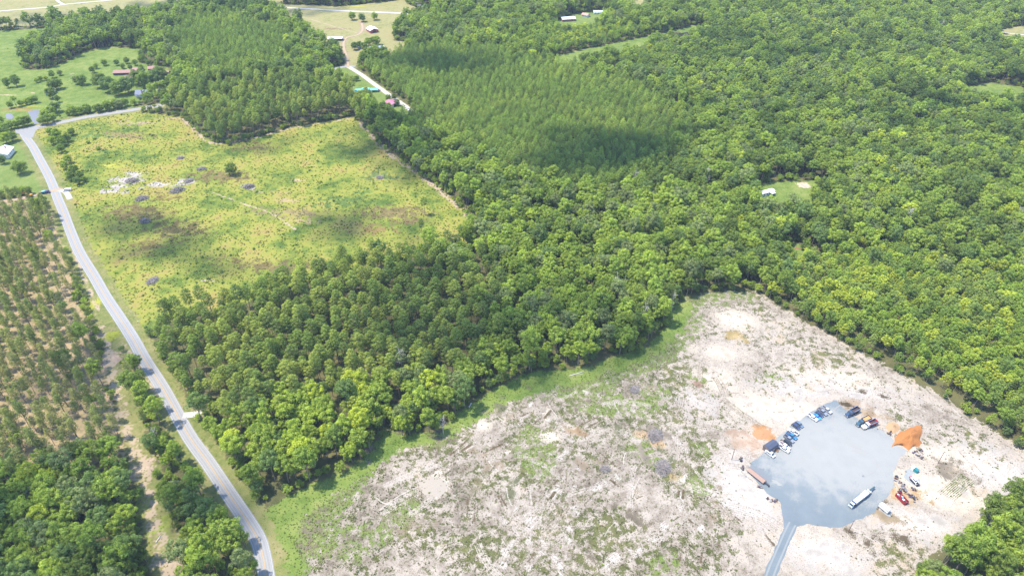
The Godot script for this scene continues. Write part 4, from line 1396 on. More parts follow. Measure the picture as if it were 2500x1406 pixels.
func field_growth() -> void:
	for k in 5:
		bushes.append(bush(600 + k))
		open_trees.append(open_tree(650 + k))
	cut_wood = mat("weathered cut wood", .25, .225, .215, 0.95)
	# trees of the pastures and house lots
	for t in [[Vector2(-213.0, -951.9), 0, "lone rounded tree in the tan pasture, next to the farm track", 2], [Vector2(-198.6, -944.4), 1, "middle tree of three in the tan pasture", 3], [Vector2(-183.0, -951.9), 2, "full tree with dark base beside the farm track in the tan pasture", 4]]:
		tree_at(t[0], BROAD, t[1], t[3], 0.8, t[2], "three trees in the tan pasture")
	for t in [[Vector2(-432.5, -708.7), 0], [Vector2(-418.1, -697.2), 3], [Vector2(-404.2, -687.1), 1], [Vector2(-396.6, -692.7), 3], [Vector2(-397.3, -718.1), 0], [Vector2(-385.2, -709.9), 1], [Vector2(-377.2, -715.7), 3], [Vector2(-374.0, -722.9), 0]]:
		tree_at(t[0], BROAD, int(t[0].x), t[1], rng.randf_range(1.15, 1.4), "big dark oak shading the grey-roofed white house", "oaks around the white house", 0.95)
	for t in [[Vector2(-361.2, -735.0), 3], [Vector2(-361.5, -750.1), 0], [Vector2(-376.6, -765.6), 1]]:
		tree_at(t[0], BROAD, int(t[0].y), t[1], 0.95, "dark spreading tree at the pasture's wooded edge", "trees at the pasture's wooded edge")
	for t in [[Vector2(-465.0, -765.6), 2], [Vector2(-462.8, -752.6), 0], [Vector2(-460.8, -776.2), 1], [Vector2(-435.2, -765.6), 0], [Vector2(-425.8, -762.9), 3], [Vector2(-426.1, -776.2), 1], [Vector2(-413.5, -762.9), 1], [Vector2(-411.3, -776.2), 0], [Vector2(-446.9, -776.2), 3], [Vector2(-438.4, -782.9), 0], [Vector2(-398.6, -765.6), 2], [Vector2(-406.9, -747.5), 1]]:
		tree_at(t[0], BROAD, int(t[0].x), t[1], rng.randf_range(0.42, 0.6), "tree between the brown-roofed sheds", "trees between the brown-roofed sheds")
	for k in 26:
		var q := Vector2(rng.randf_range(-520, -395), rng.randf_range(-745, -640))
		if ids[cell(q.x, q.y)] != PASTURE or rng.randf() < 0.35 or (q.x > -452.0 and q.y < -690.0):
			continue
		tree_at(q, BROAD, k, [0, 1, 3, 2, 6][k % 5], rng.randf_range(0.45, 0.9), "spreading tree scattered over the farmstead grass", "trees scattered over the farmstead grass", 0.95, "farmstead_tree")
	tree_at(Vector2(-530.4, -708.7), YOUNG, 1, 3, 0.6, "dark upright tree in the pasture beside a wider one", "", 1.35)
	tree_at(Vector2(-523.4, -712.2), YOUNG, 2, 3, 0.85, "wide dark tree in the pasture with drooping skirt", "", 1.2)
	tree_at(Vector2(-499.1, -737.5), YOUNG, 4, 3, 0.5, "small dark tree above the cream shed", "", 1.3)
	tree_at(Vector2(-457.2, -668.7), YOUNG, 1, 3, 0.45, "small dark tree between cream shed and pond", "", 1.3)
	for t in [[Vector2(-508.0, -722.9), 2], [Vector2(-506.3, -727.7), 1], [Vector2(-502.3, -730.1), 4]]:
		tree_at(t[0], YOUNG, int(t[0].x), t[1], 0.42, "low shrubby tree above the cream shed", "shrubs above the cream shed")
	for t in [[Vector2(-496.2, -654.0), 1], [Vector2(-492.3, -657.1), 0], [Vector2(-488.6, -659.2), 0], [Vector2(-485.0, -662.3), 2], [Vector2(-481.5, -665.5), 0], [Vector2(-479.3, -667.6), 1]]:
		tree_at(t[0], YOUNG, int(t[0].x), t[1], rng.randf_range(0.5, 0.62), "bushy tree in the row on the pond bank", "row of trees on the pond bank")
	for t in [[Vector2(-443.3, -614.8), 4], [Vector2(-438.4, -615.7), 1], [Vector2(-436.5, -622.3), 4], [Vector2(-447.4, -628.1), 5], [Vector2(-446.0, -635.9), 4], [Vector2(-463.1, -607.3), 1], [Vector2(-467.4, -605.5), 2], [Vector2(-459.6, -610.1), 2], [Vector2(-456.2, -612.9), 0], [Vector2(-468.5, -598.3), 2], [Vector2(-474.0, -601.9), 4], [Vector2(-483.0, -613.8), 1]]:
		tree_at(t[0], BROAD, int(t[0].x), t[1], rng.randf_range(0.6, 0.78), "leafy tree between the pond and the road bend", "trees between pond and road bend")
	for k in 17:
		var f := k / 16.0
		var q := (Vector2(-428.9, -634.9)).lerp(Vector2(-379.6, -658.1), f) + Vector2(rng.randf_range(-3, 3), rng.randf_range(-5, 3))
		tree_at(q, BROAD, k, [1, 4, 2, 0, 6][k % 5], rng.randf_range(0.42, 0.75), "hedgerow tree along the side of the upper road", "hedgerow along the upper road")
	for t in [[Vector2(-413.3, -584.1), 2, .75], [Vector2(-410.7, -572.2), 4, .6], [Vector2(-400.9, -568.8), 1, .75], [Vector2(-400.5, -577.3), 0, .6], [Vector2(-394.8, -555.7), 1, .6], [Vector2(-377.9, -535.3), 4, .6], [Vector2(-375.3, -524.8), 4, .55], [Vector2(-363.3, -516.0), 1, .65], [Vector2(-359.8, -504.6), 0, .6], [Vector2(-353.5, -506.0), 0, .6], [Vector2(-351.3, -497.6), 3, .5], [Vector2(-348.1, -501.8), 1, .4], [Vector2(-403.5, -591.1), 1, .55], [Vector2(-424.7, -592.9), 4, .5]]:
		tree_at(t[0], BROAD, int(t[0].x), t[1], t[2], "tree of the clump in the meadow beside the road", "clump of trees in the meadow by the road", 1.0, "clump_tree")
	for t in [[Vector2(-380.4, -573.9), 1], [Vector2(-365.2, -561.4), 0], [Vector2(-357.1, -555.7), 3], [Vector2(-357.0, -565.5), 1], [Vector2(-379.0, -582.4), 2], [Vector2(-345.9, -550.9), 0], [Vector2(-348.7, -545.4), 1]]:
		tree_at(t[0], YOUNG, int(t[0].x), t[1], rng.randf_range(0.24, 0.36), "low thicket of dark green scrub in the meadow", "scrub thicket in the meadow", 0.6, "thicket_shrub")
	tree_at(Vector2(-407.5, -516.0), BROAD, 5, 1, 0.95, "big round tree beside the road below the white house", "", 0.9)
	tree_at(Vector2(-453.5, -573.9), BROAD, 2, 5, 0.85, "yellowish green tree over the blue-edged roof")
	tree_at(Vector2(-450.5, -579.0), BROAD, 3, 1, 0.75, "green tree at the roadside above the blue-edged roof")
	tree_at(Vector2(-432.9, -533.8), BROAD, 1, 3, 0.6, "dark tree in front of the white house porch")
	for t in [[Vector2(-402.8, -473.7), 4], [Vector2(-399.4, -475.7), 1], [Vector2(-395.3, -476.3), 4], [Vector2(-391.5, -477.6), 0], [Vector2(-388.8, -479.6), 1], [Vector2(-385.4, -481.5), 4], [Vector2(-381.5, -481.5), 0]]:
		tree_at(t[0], BROAD, int(t[0].x), t[1], rng.randf_range(0.5, 0.62), "tree of the tall hedge above the excavator", "tall hedge above the excavator", 0.95, "hedge_tree")
	for t in [[Vector2(-357.9, -452.6), 4], [Vector2(-344.1, -436.2), 5], [Vector2(-330.5, -416.2), 5], [Vector2(-360.4, -461.8), 2], [Vector2(-364.4, -459.9), 4]]:
		tree_at(t[0], BROAD, int(t[0].x), t[1], rng.randf_range(0.55, 0.65), "bright green broadleaf tree on the pine stand's roadside edge", "broadleaf trees on the pine stand's roadside edge", 1.0, "edge_tree")
	tree_at(Vector2(-231.6, -513.8), BROAD, 4, 0, 0.78, "lone dark tree standing in the brown part of the meadow", "", 1.05)
	tree_at(Vector2(-65.8, -450.2), PINE, 1, 0, 0.72, "tall lone pine on bare trunk near the meadow's wooded edge")
	tree_at(Vector2(-65.5, -426.1), PINE, 2, 2, 0.6, "crooked dark pine in the meadow's corner", "", 0.85)
	tree_at(Vector2(-56.9, -420.6), PLANT, 2, 2, 0.75, "small slim pine in the meadow's corner")
	tree_at(Vector2(-110.4, -489.5), THIN, 1, 2, 0.5, "thin sapling in the middle of the meadow")
	tree_at(Vector2(-120.0, -461.2), PLANT, 1, 2, 0.6, "narrow dark sapling in the green patch of the meadow")
	for t in [[Vector2(-114.3, -660.2), 3], [Vector2(-125.1, -672.9), 1], [Vector2(-119.6, -675.1), 0]]:
		tree_at(t[0], BROAD, int(t[0].x), t[1], 0.5, "small yard tree beside the maroon-roofed building", "yard trees by the maroon-roofed building")
	for t in [[Vector2(-173.0, -730.1), 1], [Vector2(-169.0, -727.7), 0], [Vector2(-166.6, -728.9), 3]]:
		tree_at(t[0], YOUNG, int(t[0].x), t[1], 0.42, "low tree in the middle of the lawn", "low trees in the lawn", 1.0, "lawn_tree")
	for t in [[Vector2(-182.8, -836.0), 0], [Vector2(-175.9, -830.0), 1], [Vector2(-173.5, -845.1), 4], [Vector2(-168.8, -852.9), 1], [Vector2(-164.1, -848.2), 2], [Vector2(-187.6, -830.0), 3], [Vector2(-169.5, -809.5), 0], [Vector2(-159.7, -813.8), 1], [Vector2(-150.8, -812.4), 3], [Vector2(-164.3, -803.8), 2]]:
		tree_at(t[0], BROAD, int(t[0].x), t[1], rng.randf_range(0.65, 0.9), "tree around the long grey-roofed house", "trees around the long grey-roofed house")
	tree_at(Vector2(111.4, -839.0), PLANT, 1, 1, 0.9, "pointed conifer standing in the long grass strip")
	tree_at(Vector2(175.4, -1025.3), PLANT, 0, 2, 0.9, "dark conifer in the far dry field")
	# bare grey trees
	for t in [[Vector2(-189.9, -193.4), "bare silver-grey dead tree in the wood beside the grassy strip", .8, 1], [Vector2(-208.5, -186.9), "low grey dead crown among dark green trees", .55, 2], [Vector2(-164.0, -161.8), "dead grey top at the wood's edge by the strip", .6, 3], [Vector2(-177.2, -229.9), "grey leafless tree in the narrow wood along the road", .6, 1], [Vector2(-34.8, -235.3), "white bare dead tree on the edge of the sandy site", .7, 2], [Vector2(151.6, -481.5), "white skeleton tree in the forest beside the long clearing", 1.1, 3], [Vector2(96.9, -484.2), "greyish dead tree at the dark shaded forest", 1.0, 1], [Vector2(282.2, -424.9), "silver dead crown among yellowish trees", 1.05, 2], [Vector2(359.7, -422.7), "pale dead tree in the far forest slope", 1.1, 3], [Vector2(64.5, -342.4), "grey dead trunk standing behind the sandy site", 1.0, 1], [Vector2(79.0, -318.5), "bare grey tree at the corner of the wood and sand", .9, 2], [Vector2(-60.1, -276.5), "leaning grey dead tree among pines", 1.0, 3], [Vector2(99.1, -334.2), "bare trunk at the inner corner of the sandy site", .85, 1], [Vector2(532.8, -880.1), "pale dead tree in the far upper forest", 1.0, 2]]:
		var o := thing("dead_tree", t[1], "tree", g3(t[0]), rng.randf() * TAU, "")
		o.scale = Vector3.ONE * t[2] * (1.25 if t[2] > 0.87 else 1.1)
		part("branches", dead_tree_mesh(700 + t[3]), grey_wood, o)
	# heaps of cut branches
	for t in [[Vector2(-266.9, -486.8), 8.5, 3.6, "dark grey brush pile with pale logs trailing behind it"], [Vector2(-289.7, -473.7), 7.0, 3.0, "rounded grey brush pile below the streak of ash"], [Vector2(-272.7, -440.2), 5.0, 2.6, "small dark brush pile alone in brown grass"], [Vector2(-211.7, -492.9), 6.0, 3.2, "purple-grey brush pile with light ends beside a green patch"], [Vector2(-310.0, -503.2), 8.5, 2.0, "long pale heap of bleached branches"], [Vector2(-260.7, -524.0), 5.0, 1.6, "low grey brush heap near the lone tree"], [Vector2(-236.3, -365.9), 6.0, 1.4, "flat heap of bleached logs near the road"], [Vector2(-263.9, -503.2), 6.0, 1.2, "pale scatter of branches behind the dark brush pile"], [Vector2(-286.5, -544.6), 4.0, 1.0, "low bleached heap in the upper meadow"], [Vector2(-108.8, -508.8), 4.5, 0.9, "flat pale heap of sticks near the meadow's edge"], [Vector2(72.4, -234.2), 6.5, 1.7, "lilac-grey mound of rubble and roots on the sand"], [Vector2(72.7, -214.2), 7.0, 1.5, "flat purplish mound of roots beside yellow straw"], [Vector2(66.6, -266.4), 4.0, 0.9, "small whitish rubble heap in the green border"], [Vector2(44.9, -213.3), 2.6, 0.8, "small pale rubble heap in a weed patch"]]:
		brush_pile(t[0], t[1] * 1.45, t[2] * 1.15, t[3])
	# fallen trunks on the edges of the site
	for t in [[Vector2(-63.0, -240.7), Vector2(-61.2, -245.7), "pale fallen log in the grass notch of the wood"], [Vector2(31.8, -277.1), Vector2(40.0, -280.4), "grey fallen trunk on the green border"], [Vector2(-155.2, -173.9), Vector2(-154.5, -177.3), "bleached forked log on the grassy strip"], [Vector2(-21.7, -256.4), Vector2(-22.7, -253.2), "broken pale branch at the wood's foot"]]:
		var a: Vector2 = t[0]
		var b: Vector2 = t[1]
		var o := thing("fallen_log", t[2], "log", g3(a.lerp(b, 0.5), 0.2), facing(b - a))
		var w := leaves(int(a.x * 10.0))
		var half := a.distance_to(b) * 0.5
		w.limb(Vector3(-half, 0, 0), Vector3(half, 0.1, 0), 0.28, 0.14, 1.0, 6)
		w.limb(Vector3(0, 0, 0), Vector3(half * 0.7, 0.3, half * 0.5), 0.12, 0.05, 1.0, 4)
		var m := ArrayMesh.new()
		m.add_surface_from_arrays(Mesh.PRIMITIVE_TRIANGLES, w.arrays())
		part("trunk", m, grey_wood, o)
	scatter_shrubs()
	ponds()


func brush_pile(p: Vector2, wide: float, high: float, label: String) -> void:
	var o := thing("brush_pile", label, "brush pile", g3(p), rng.randf() * TAU, "heaps of cut branches")
	var w := leaves(int(absf(p.x) * 10.0))
	var r := w.rng
	for k in 300:
		var a := r.randf() * TAU
		var d := sqrt(r.randf())
		var c := Vector3(cos(a) * d * wide * 0.5, (1.0 - d * d) * high * r.randf_range(0.15, 0.85) + 0.05, sin(a) * d * wide * 0.36)
		var along := Vector3(r.randf_range(-1, 1), r.randf_range(-0.25, 0.45), r.randf_range(-1, 1)).normalized() * r.randf_range(0.6, 1.9)
		w.limb(c - along, c + along, r.randf_range(0.05, 0.15), 0.04, r.randf_range(0.55, 1.45), 4)
	var core := leaves(9)
	for k in 40:
		var a := r.randf() * TAU
		var d := sqrt(r.randf()) * 0.8
		core.leaf(Vector3(cos(a) * d * wide * 0.45, (1.0 - d * d) * high * 0.55, sin(a) * d * wide * 0.32), Vector3.UP, 1.0, 0.8, 1.0)
	var m := ArrayMesh.new()
	m.add_surface_from_arrays(Mesh.PRIMITIVE_TRIANGLES, w.arrays())
	var sticks: StandardMaterial3D = mats.get("sticks", null)
	if sticks == null:
		sticks = cut_wood.duplicate()
		sticks.vertex_color_use_as_albedo = true
		mats["sticks"] = sticks
	part("branches", m, sticks, o).set_meta("kind", "stuff")
	var cm := ArrayMesh.new()
	cm.add_surface_from_arrays(Mesh.PRIMITIVE_TRIANGLES, core.arrays())
	part("litter", cm, mat("dead litter", .14, .12, .105, 1.0), o).set_meta("kind", "stuff")


func scatter_shrubs() -> void:
	var nz := FastNoiseLite.new()
	nz.seed = 5
	nz.frequency = 0.022
	var cand := []
	for k in 2600:
		var p := Vector2(rng.randf_range(-480, -20), rng.randf_range(-660, -270))
		if ids[cell(p.x, p.y)] != MEADOW or rng.randf() > 0.42 + nz.get_noise_2dv(p) * 1.5:
			continue
		cand.append([p, rng.randf_range(0.45, 1.15), "in the meadow"])
	for k in 900:
		var p := Vector2(rng.randf_range(-120, 280), rng.randf_range(-345, -150))
		var c := cell(p.x, p.y)
		if ids[c] != SITE or rng.randf() > weed[c] * 0.5 or in_yard(p):
			continue
		cand.append([p, rng.randf_range(0.25, 0.55), "on the sandy site"])
	for k in 900:
		var p := Vector2(rng.randf_range(-700, -300), rng.randf_range(-1000, -480))
		if ids[cell(p.x, p.y)] != PASTURE or rng.randf() > 0.10:
			continue
		cand.append([p, rng.randf_range(0.4, 1.0), "in the upper pasture"])
	cand.sort_custom(func(a, b): return a[0].length() / a[1] < b[0].length() / b[1])
	var greens := [0, 1, 2, 3, 4, 5]
	var words := ["dark green", "green", "fresh green", "dull green", "light green", "yellowish"]
	var rest := [[], []]
	var n := 0
	for t in cand:
		var p: Vector2 = t[0]
		var v := shows(p.x, p.y, 1.0)
		var g: int = rng.randi() % 5
		if n < 300 and absf(v.x) < 1.0 and absf(v.y) < 1.0:
			n += 1
			var o := thing("shrub", "%s low shrub %s" % [words[g], t[2]], "shrub", g3(p), rng.randf() * TAU, "low shrubs " + t[2])
			o.scale = Vector3(t[1], t[1] * 0.8, t[1]) * 1.15
			var s: Array = bushes[rng.randi() % 5]
			part("stem", s[1], wood_mat, o)
			part("foliage", s[2], leaf_of(BROAD, g), o)
		else:
			rest[0].append(Transform3D(Basis(Vector3.UP, rng.randf() * TAU).scaled(Vector3(t[1], t[1] * 0.8, t[1])), g3(p)))
			rest[1].append(tints[BROAD][g])
	var mm := many(bushes[0][0], rest[0], rest[1])
	mm.name = "shrubbery"
	mm.set_meta("kind", "stuff")
	mm.set_meta("label", "rest of the low shrubs scattered over meadow and site")
	mm.set_meta("category", "shrubs")
	add_child(mm)
	# rank grass and weeds, blade by blade too many to count
	var l := leaves(44)
	for k in 14:
		var a := k * 2.4
		l.leaf(Vector3(cos(a) * 0.35 * l.rng.randf(), 0.16, sin(a) * 0.35 * l.rng.randf()), Vector3(cos(a), 1.2, sin(a)).normalized(), 0.22, 0.34, l.rng.randf_range(0.8, 1.2))
	var tuft := ArrayMesh.new()
	tuft.add_surface_from_arrays(Mesh.PRIMITIVE_TRIANGLES, l.arrays())
	tuft.surface_set_material(0, leaf_mat)
	var w := [[], []]
	var tone := [Color(.12, .145, .028), Color(.15, .17, .032), Color(.18, .175, .04), Color(.09, .125, .024), Color(.17, .14, .05)]
	for k in 34000:
		var p := Vector2(rng.randf_range(-500, -10), rng.randf_range(-680, -265))
		if ids[cell(p.x, p.y)] != MEADOW:
			continue
		var c := int(clampf(nz.get_noise_2d(p.x * 2.0 + 90.0, p.y * 2.0) * 4.0 + 2.0 + rng.randf_range(-1.2, 1.2), 0, 4))
		var s := rng.randf_range(0.9, 2.1)
		w[0].append(Transform3D(Basis(Vector3.UP, rng.randf() * TAU).scaled(Vector3(s, s * 0.8, s)), g3(p)))
		w[1].append(tone[c])
	for k in 60000:
		var p := Vector2(rng.randf_range(-130, 285), rng.randf_range(-350, -140))
		var c := cell(p.x, p.y)
		if (ids[c] != SITE and ids[c] != PASTURE) or rng.randf() > weed[c] * 0.9 + 0.05 or in_yard(p):
			continue
		if p.x > 95.0 and rng.randf() < 0.5:
			continue
		var s := rng.randf_range(0.55, 1.25)
		w[0].append(Transform3D(Basis(Vector3.UP, rng.randf() * TAU).scaled(Vector3(s, s * 0.8, s)), g3(p)))
		w[1].append(([Color(.10, .15, .028), Color(.14, .19, .034), Color(.19, .22, .045), Color(.09, .13, .028)] if weed[c] > 0.6 else [Color(.06, .065, .026), Color(.09, .095, .036), Color(.125, .115, .055), Color(.10, .13, .035)])[rng.randi() % 4])
	for k in 16000:
		var p := Vector2(rng.randf_range(-330, -90), rng.randf_range(-420, -140))
		var c := cell(p.x, p.y)
		if ids[c] != VERGE and ids[c] != DIRT:
			continue
		var s := rng.randf_range(0.5, 1.1)
		w[0].append(Transform3D(Basis(Vector3.UP, rng.randf() * TAU).scaled(Vector3(s, s * 0.6, s)), g3(p)))
		w[1].append(tone[rng.randi() % 3])
	var road := smooth_line(pts(MAIN_ROAD), 2.0)
	var keep := [[], []]
	for k in w[0].size():
		var o: Vector3 = w[0][k].origin
		var q := Vector2(o.x, o.z)
		if ids[cell(q.x, q.y)] == VERGE:
			var near := false
			for r in road:
				if r.distance_squared_to(q) < 15.0:
					near = true
					break
			if near:
				continue
		keep[0].append(w[0][k])
		keep[1].append(w[1][k])
	var gm := many(tuft, keep[0], keep[1])
	gm.name = "grass"
	gm.set_meta("kind", "stuff")
	gm.set_meta("label", "rank grass and weeds over meadow, verge and sandy site")
	gm.set_meta("category", "grass")
	add_child(gm)


var yard_outline := pts([114.9, -214.2, 121.1, -221.2, 135.4, -234.5, 151.9, -247.2, 167.3, -256.7, 173.1, -258.8, 179.9, -245.2, 191.3, -233.9, 195.7, -225.0, 183.2, -211.8, 180.0, -203.8, 165.4, -190.1, 147.5, -181.8, 131.7, -183.5, 127.0, -181.8, 111.3, -158.8, 104.4, -147.1, 98.6, -147.1, 105.6, -159.7, 120.8, -181.2, 123.4, -194.9, 116.5, -203.8, 114.4, -208.7])


func in_yard(p: Vector2) -> bool:
	return Geometry2D.is_point_in_polygon(p, yard_outline)


func ponds() -> void:
	var m := mat("pond water", .12, .12, .135, 0.35)
	m.metallic_specular = 0.35
	struct("water", flat_poly(ragged(pts([-475.4, -645.9, -466.1, -650.9, -457.8, -637.9, -448.5, -618.5, -451.8, -614.8, -461.5, -628.1, -469.4, -637.9]), 2.0, .5, 6), 0.03), m, "grey-blue pond below the row of bushes")
	struct("water", flat_poly(ragged(pts([-493.6, -639.9, -490.0, -641.9, -482.2, -633.9, -479.3, -626.2, -485.9, -628.1]), 2.0, .5, 9), 0.03), m, "small grey end of the pond beside the trees")
	struct("water", flat_poly(ragged(pts([181.3, -876.8, 201.6, -890.0, 224.4, -900.2, 227.5, -890.0, 203.7, -873.6, 184.2, -863.9]), 3.0, .8, 2), 0.03), mat("dark water", .03, .028, .025, 0.1), "dark narrow pond at the end of the grass strip")


# ---------------------------------------------------------------- buildings

func gable_roof(l: float, d: float, rise: float, eave: float, thick := 0.18) -> ArrayMesh:
	var p := PackedVector2Array([Vector2(-d * 0.5 - eave, -0.05), Vector2(0, rise), Vector2(d * 0.5 + eave, -0.05), Vector2(d * 0.5 + eave, -0.05 - thick), Vector2(0, rise - thick * 1.2), Vector2(-d * 0.5 - eave, -0.05 - thick)])
	return extrude(p, l + eave * 2.0, l + eave * 2.0)


# ridge along the node's z; walls l long and d deep
func building(called: String, label: String, p: Vector2, turn: float, l: float, d: float, h: float, rise: float, wall: Material, roof: Material, opts := {}) -> Node3D:
	var o := thing(called, label, "building", g3(p), turn, opts.get("group", ""))
	var prof := PackedVector2Array([Vector2(-d * 0.5, 0), Vector2(-d * 0.5, h), Vector2(0, h + rise - 0.15), Vector2(d * 0.5, h), Vector2(d * 0.5, 0)])
	if not opts.get("posts", false):
		part("wall", extrude(prof, l, l), wall, o)
	else:
		for i in 5:
			for s in [-1, 1]:
				part("post", box(0.22, h, 0.22), wall, o, Vector3(s * (d * 0.5 - 0.2), h * 0.5, (i / 4.0 - 0.5) * (l - 0.5)))
		part("back_wall", box(0.12, h, l), wall, o, Vector3(d * 0.5 - 0.35, h * 0.5, 0))
	part("roof", gable_roof(l, d, rise, opts.get("eave", 0.5)), roof, o, Vector3(0, h, 0))
	var glass := mat("dark window", .04, .05, .07, 0.12)
	var trim := mat("white trim", .62, .62, .60, 0.6)
	for i in opts.get("windows", 0):
		var n: int = opts.windows
		var z: float = ((i + 0.5) / n - 0.5) * l * 0.9
		for s in [-1, 1]:
			var f := part("window", box(0.08, 1.35, 1.15), trim, o, Vector3(s * (d * 0.5 + 0.03), h * 0.58, z))
			part("pane", box(0.06, 1.15, 0.95), glass, f, Vector3(s * 0.03, 0, 0))
	if opts.get("door", false):
		var dr := part("door", box(0.08, 2.05, 0.95), mat("house door", .20, .09, .06), o, Vector3(-d * 0.5 - 0.03, 1.03, l * 0.08))
		part("handle", box(0.06, 0.12, 0.05), mat("brass", .5, .38, .15, 0.3, 1.0), dr, Vector3(-0.06, -0.05, 0.35))
	if opts.has("gable_door"):
		part("door", box(d * 0.4, h * 0.85, 0.1), opts.gable_door, o, Vector3(0, h * 0.43, l * 0.5 + 0.04))
	if opts.has("chimney"):
		var c: Vector3 = opts.chimney
		part("chimney", box(0.9, c.y, 0.7), mat("chimney brick", .25, .07, .05), o, Vector3(c.x, c.y * 0.5, c.z))
	if opts.has("porch"):
		part("porch_roof", box(2.4, 0.16, l * 0.55), roof, o, Vector3(-d * 0.5 - 1.2, h * 0.86, opts.porch))
		for i in 4:
			part("porch_post", box(0.14, h * 0.84, 0.14), trim, o, Vector3(-d * 0.5 - 2.2, h * 0.42, opts.porch + (i / 3.0 - 0.5) * l * 0.5))
	if opts.has("wing"):
		var w: Array = opts.wing
		var wp := PackedVector2Array([Vector2(-w[1] * 0.5, 0), Vector2(-w[1] * 0.5, h), Vector2(0, h + rise * 0.8), Vector2(w[1] * 0.5, h), Vector2(w[1] * 0.5, 0)])
		part("wing_wall", extrude(wp, w[0], w[0]), wall, o, Vector3(-w[0] * 0.35, 0, w[2]), Vector3(0, PI / 2, 0))
		part("wing_roof", gable_roof(w[0], w[1], rise * 0.8 + 0.15, 0.4), roof, o, Vector3(-w[0] * 0.35, h, w[2]), Vector3(0, PI / 2, 0))
	return o


func houses() -> void:
	var white := mat("white siding", .55, .55, .53, 0.7)
	var cream := mat("cream siding", .48, .45, .38, 0.7)
	var slate := mat("grey shingle", .13, .145, .19, 0.9)
	var brown := mat("brown shed roof", .21, .12, .10, 0.85)
	var tin := mat("white metal roof", .58, .58, .60, 0.4)
	var brick := mat("red brick", .22, .10, .07, 0.9)
	var dark := mat("dark boards", .06, .05, .045, 0.9)
	building("long_shed", "long open shed with white metal roof in the tan pasture", Vector2(-218.1, -867.1), PI / 2, 17.5, 6.5, 3.0, 1.0, dark, tin, {"posts": true})
	building("barn", "white-roofed barn with red end wall in the tan pasture", Vector2(-178.2, -901.9), 0.55, 13.0, 11.0, 3.4, 2.2, mat("barn red", .28, .07, .08), tin, {"gable_door": dark})
	building("ranch_house", "long brick house with blue-grey roof among trees", Vector2(-161.5, -831.5), PI / 2 + 0.18, 17.0, 8.0, 2.7, 1.8, brick, mat("blue grey roof", .20, .235, .30, 0.8), {"windows": 5, "door": true, "chimney": Vector3(-1.0, 5.4, 1.0)})
	var sheds := [[Vector2(-426.9, -750.1), 20.0, 0.1, "longest brown-roofed shed, partly behind a tree"], [Vector2(-410.0, -735.0), 15.0, 0.12, "brown-roofed shed set in front of the others between two oaks"], [Vector2(-414.9, -757.7), 9.0, 0.0, "short brown-roofed shed in the middle of the row"], [Vector2(-401.6, -762.9), 7.0, 0.3, "tiny brown roof peeking over an oak"], [Vector2(-385.7, -746.3), 20.0, 0.12, "brown-roofed shed with open dark front beside the grass"]]
	for s in sheds:
		building("farm_shed", s[3], s[0], PI / 2 + s[2], s[1], 9.0, 2.6, 1.7, dark, brown, {"group": "brown-roofed farm sheds", "windows": 0, "gable_door": cream})
	building("white_house", "white house with grey roof and tall red chimney below the oaks", Vector2(-377.6, -686.0), PI / 2 + 0.1, 14.0, 8.5, 3.6, 2.8, white, slate, {"windows": 4, "door": true, "chimney": Vector3(-4.6, 8.0, 0.5), "wing": [8.0, 6.0, 4.0], "porch": -3.0})
	building("garden_shed", "small white outbuilding behind the grey-roofed house", Vector2(-366.8, -702.9), 0.2, 5.0, 4.0, 2.4, 1.2, white, tin, {"gable_door": dark})
	building("cream_shed", "cream-roofed shed with blue-white gable alone in the pasture", Vector2(-477.1, -692.7), 0.35, 9.0, 8.0, 2.8, 1.5, mat("pale blue boards", .30, .38, .46), mat("rusty cream roof", .50, .46, .43, 0.7), {"gable_door": mat("blue door", .20, .30, .40)})
	building("white_house", "white house with blue-edged roof under trees by the road", Vector2(-441.3, -549.3), 0.2, 15.0, 12.0, 4.0, 2.6, white, mat("pale roof", .52, .53, .58, 0.6), {"windows": 4, "door": true, "porch": 2.0, "chimney": Vector3(2.0, 7.5, -3.0)})
	building("maroon_building", "small building with maroon roof and white front at the drive's end", Vector2(-119.9, -662.3), 0.75, 11.0, 9.0, 2.8, 1.4, white, mat("maroon roof", .27, .09, .14, 0.6), {"gable_door": dark, "windows": 2})
	for t in [[Vector2(-159.1, -696.1), "faded teal canopy half hidden by trees"], [Vector2(-152.4, -699.5), "teal canopy roof in the middle of three"], [Vector2(-143.3, -698.4), "bright teal canopy roof beside the parked cars"]]:
		building("canopy", t[1], t[0], PI / 2 + 0.1, 7.0, 5.5, 2.5, 0.8, white, mat("teal roof", .09, .33, .29, 0.5), {"posts": true, "group": "teal canopies by the lawn"})
	building("farm_house", "white and grey house with brick end in the far wood", Vector2(74.7, -950.0), PI / 2 + 0.2, 18.0, 9.0, 3.0, 2.0, brick, mat("silver roof", .45, .48, .53, 0.5), {"windows": 5, "door": true, "chimney": Vector3(0, 6.0, 8.0)})
	building("farm_house", "reddish roof corner between trees in the far wood", Vector2(99.8, -968.9), 0.9, 9.0, 7.0, 2.6, 1.6, white, mat("rusty red roof", .35, .20, .16, 0.8), {"windows": 2})
	building("farm_house", "pale greenish roof above a round tree in the far wood", Vector2(117.7, -982.5), PI / 2, 12.0, 8.0, 2.6, 1.6, white, mat("pale green roof", .36, .45, .42, 0.6), {"windows": 3})
	var home := building("mobile_home", "long white and silver mobile home in the forest clearing", Vector2(201.4, -481.5), PI / 2 + 0.42, 12.5, 4.2, 2.8, 0.5, mat("mobile home siding", .50, .52, .56, 0.5), tin, {"windows": 4, "door": true, "eave": 0.15})
	part("awning", box(2.6, 0.1, 4.0), tin, home, Vector3(-3.3, 2.3, 3.0))
	for s in [-1, 1]:
		part("awning_post", box(0.1, 2.3, 0.1), mat("white trim", .62, .62, .60, 0.6), home, Vector3(-4.5, 1.15, 3.0 + s * 1.8))

# ---------------------------------------------------------------- vehicles and machines

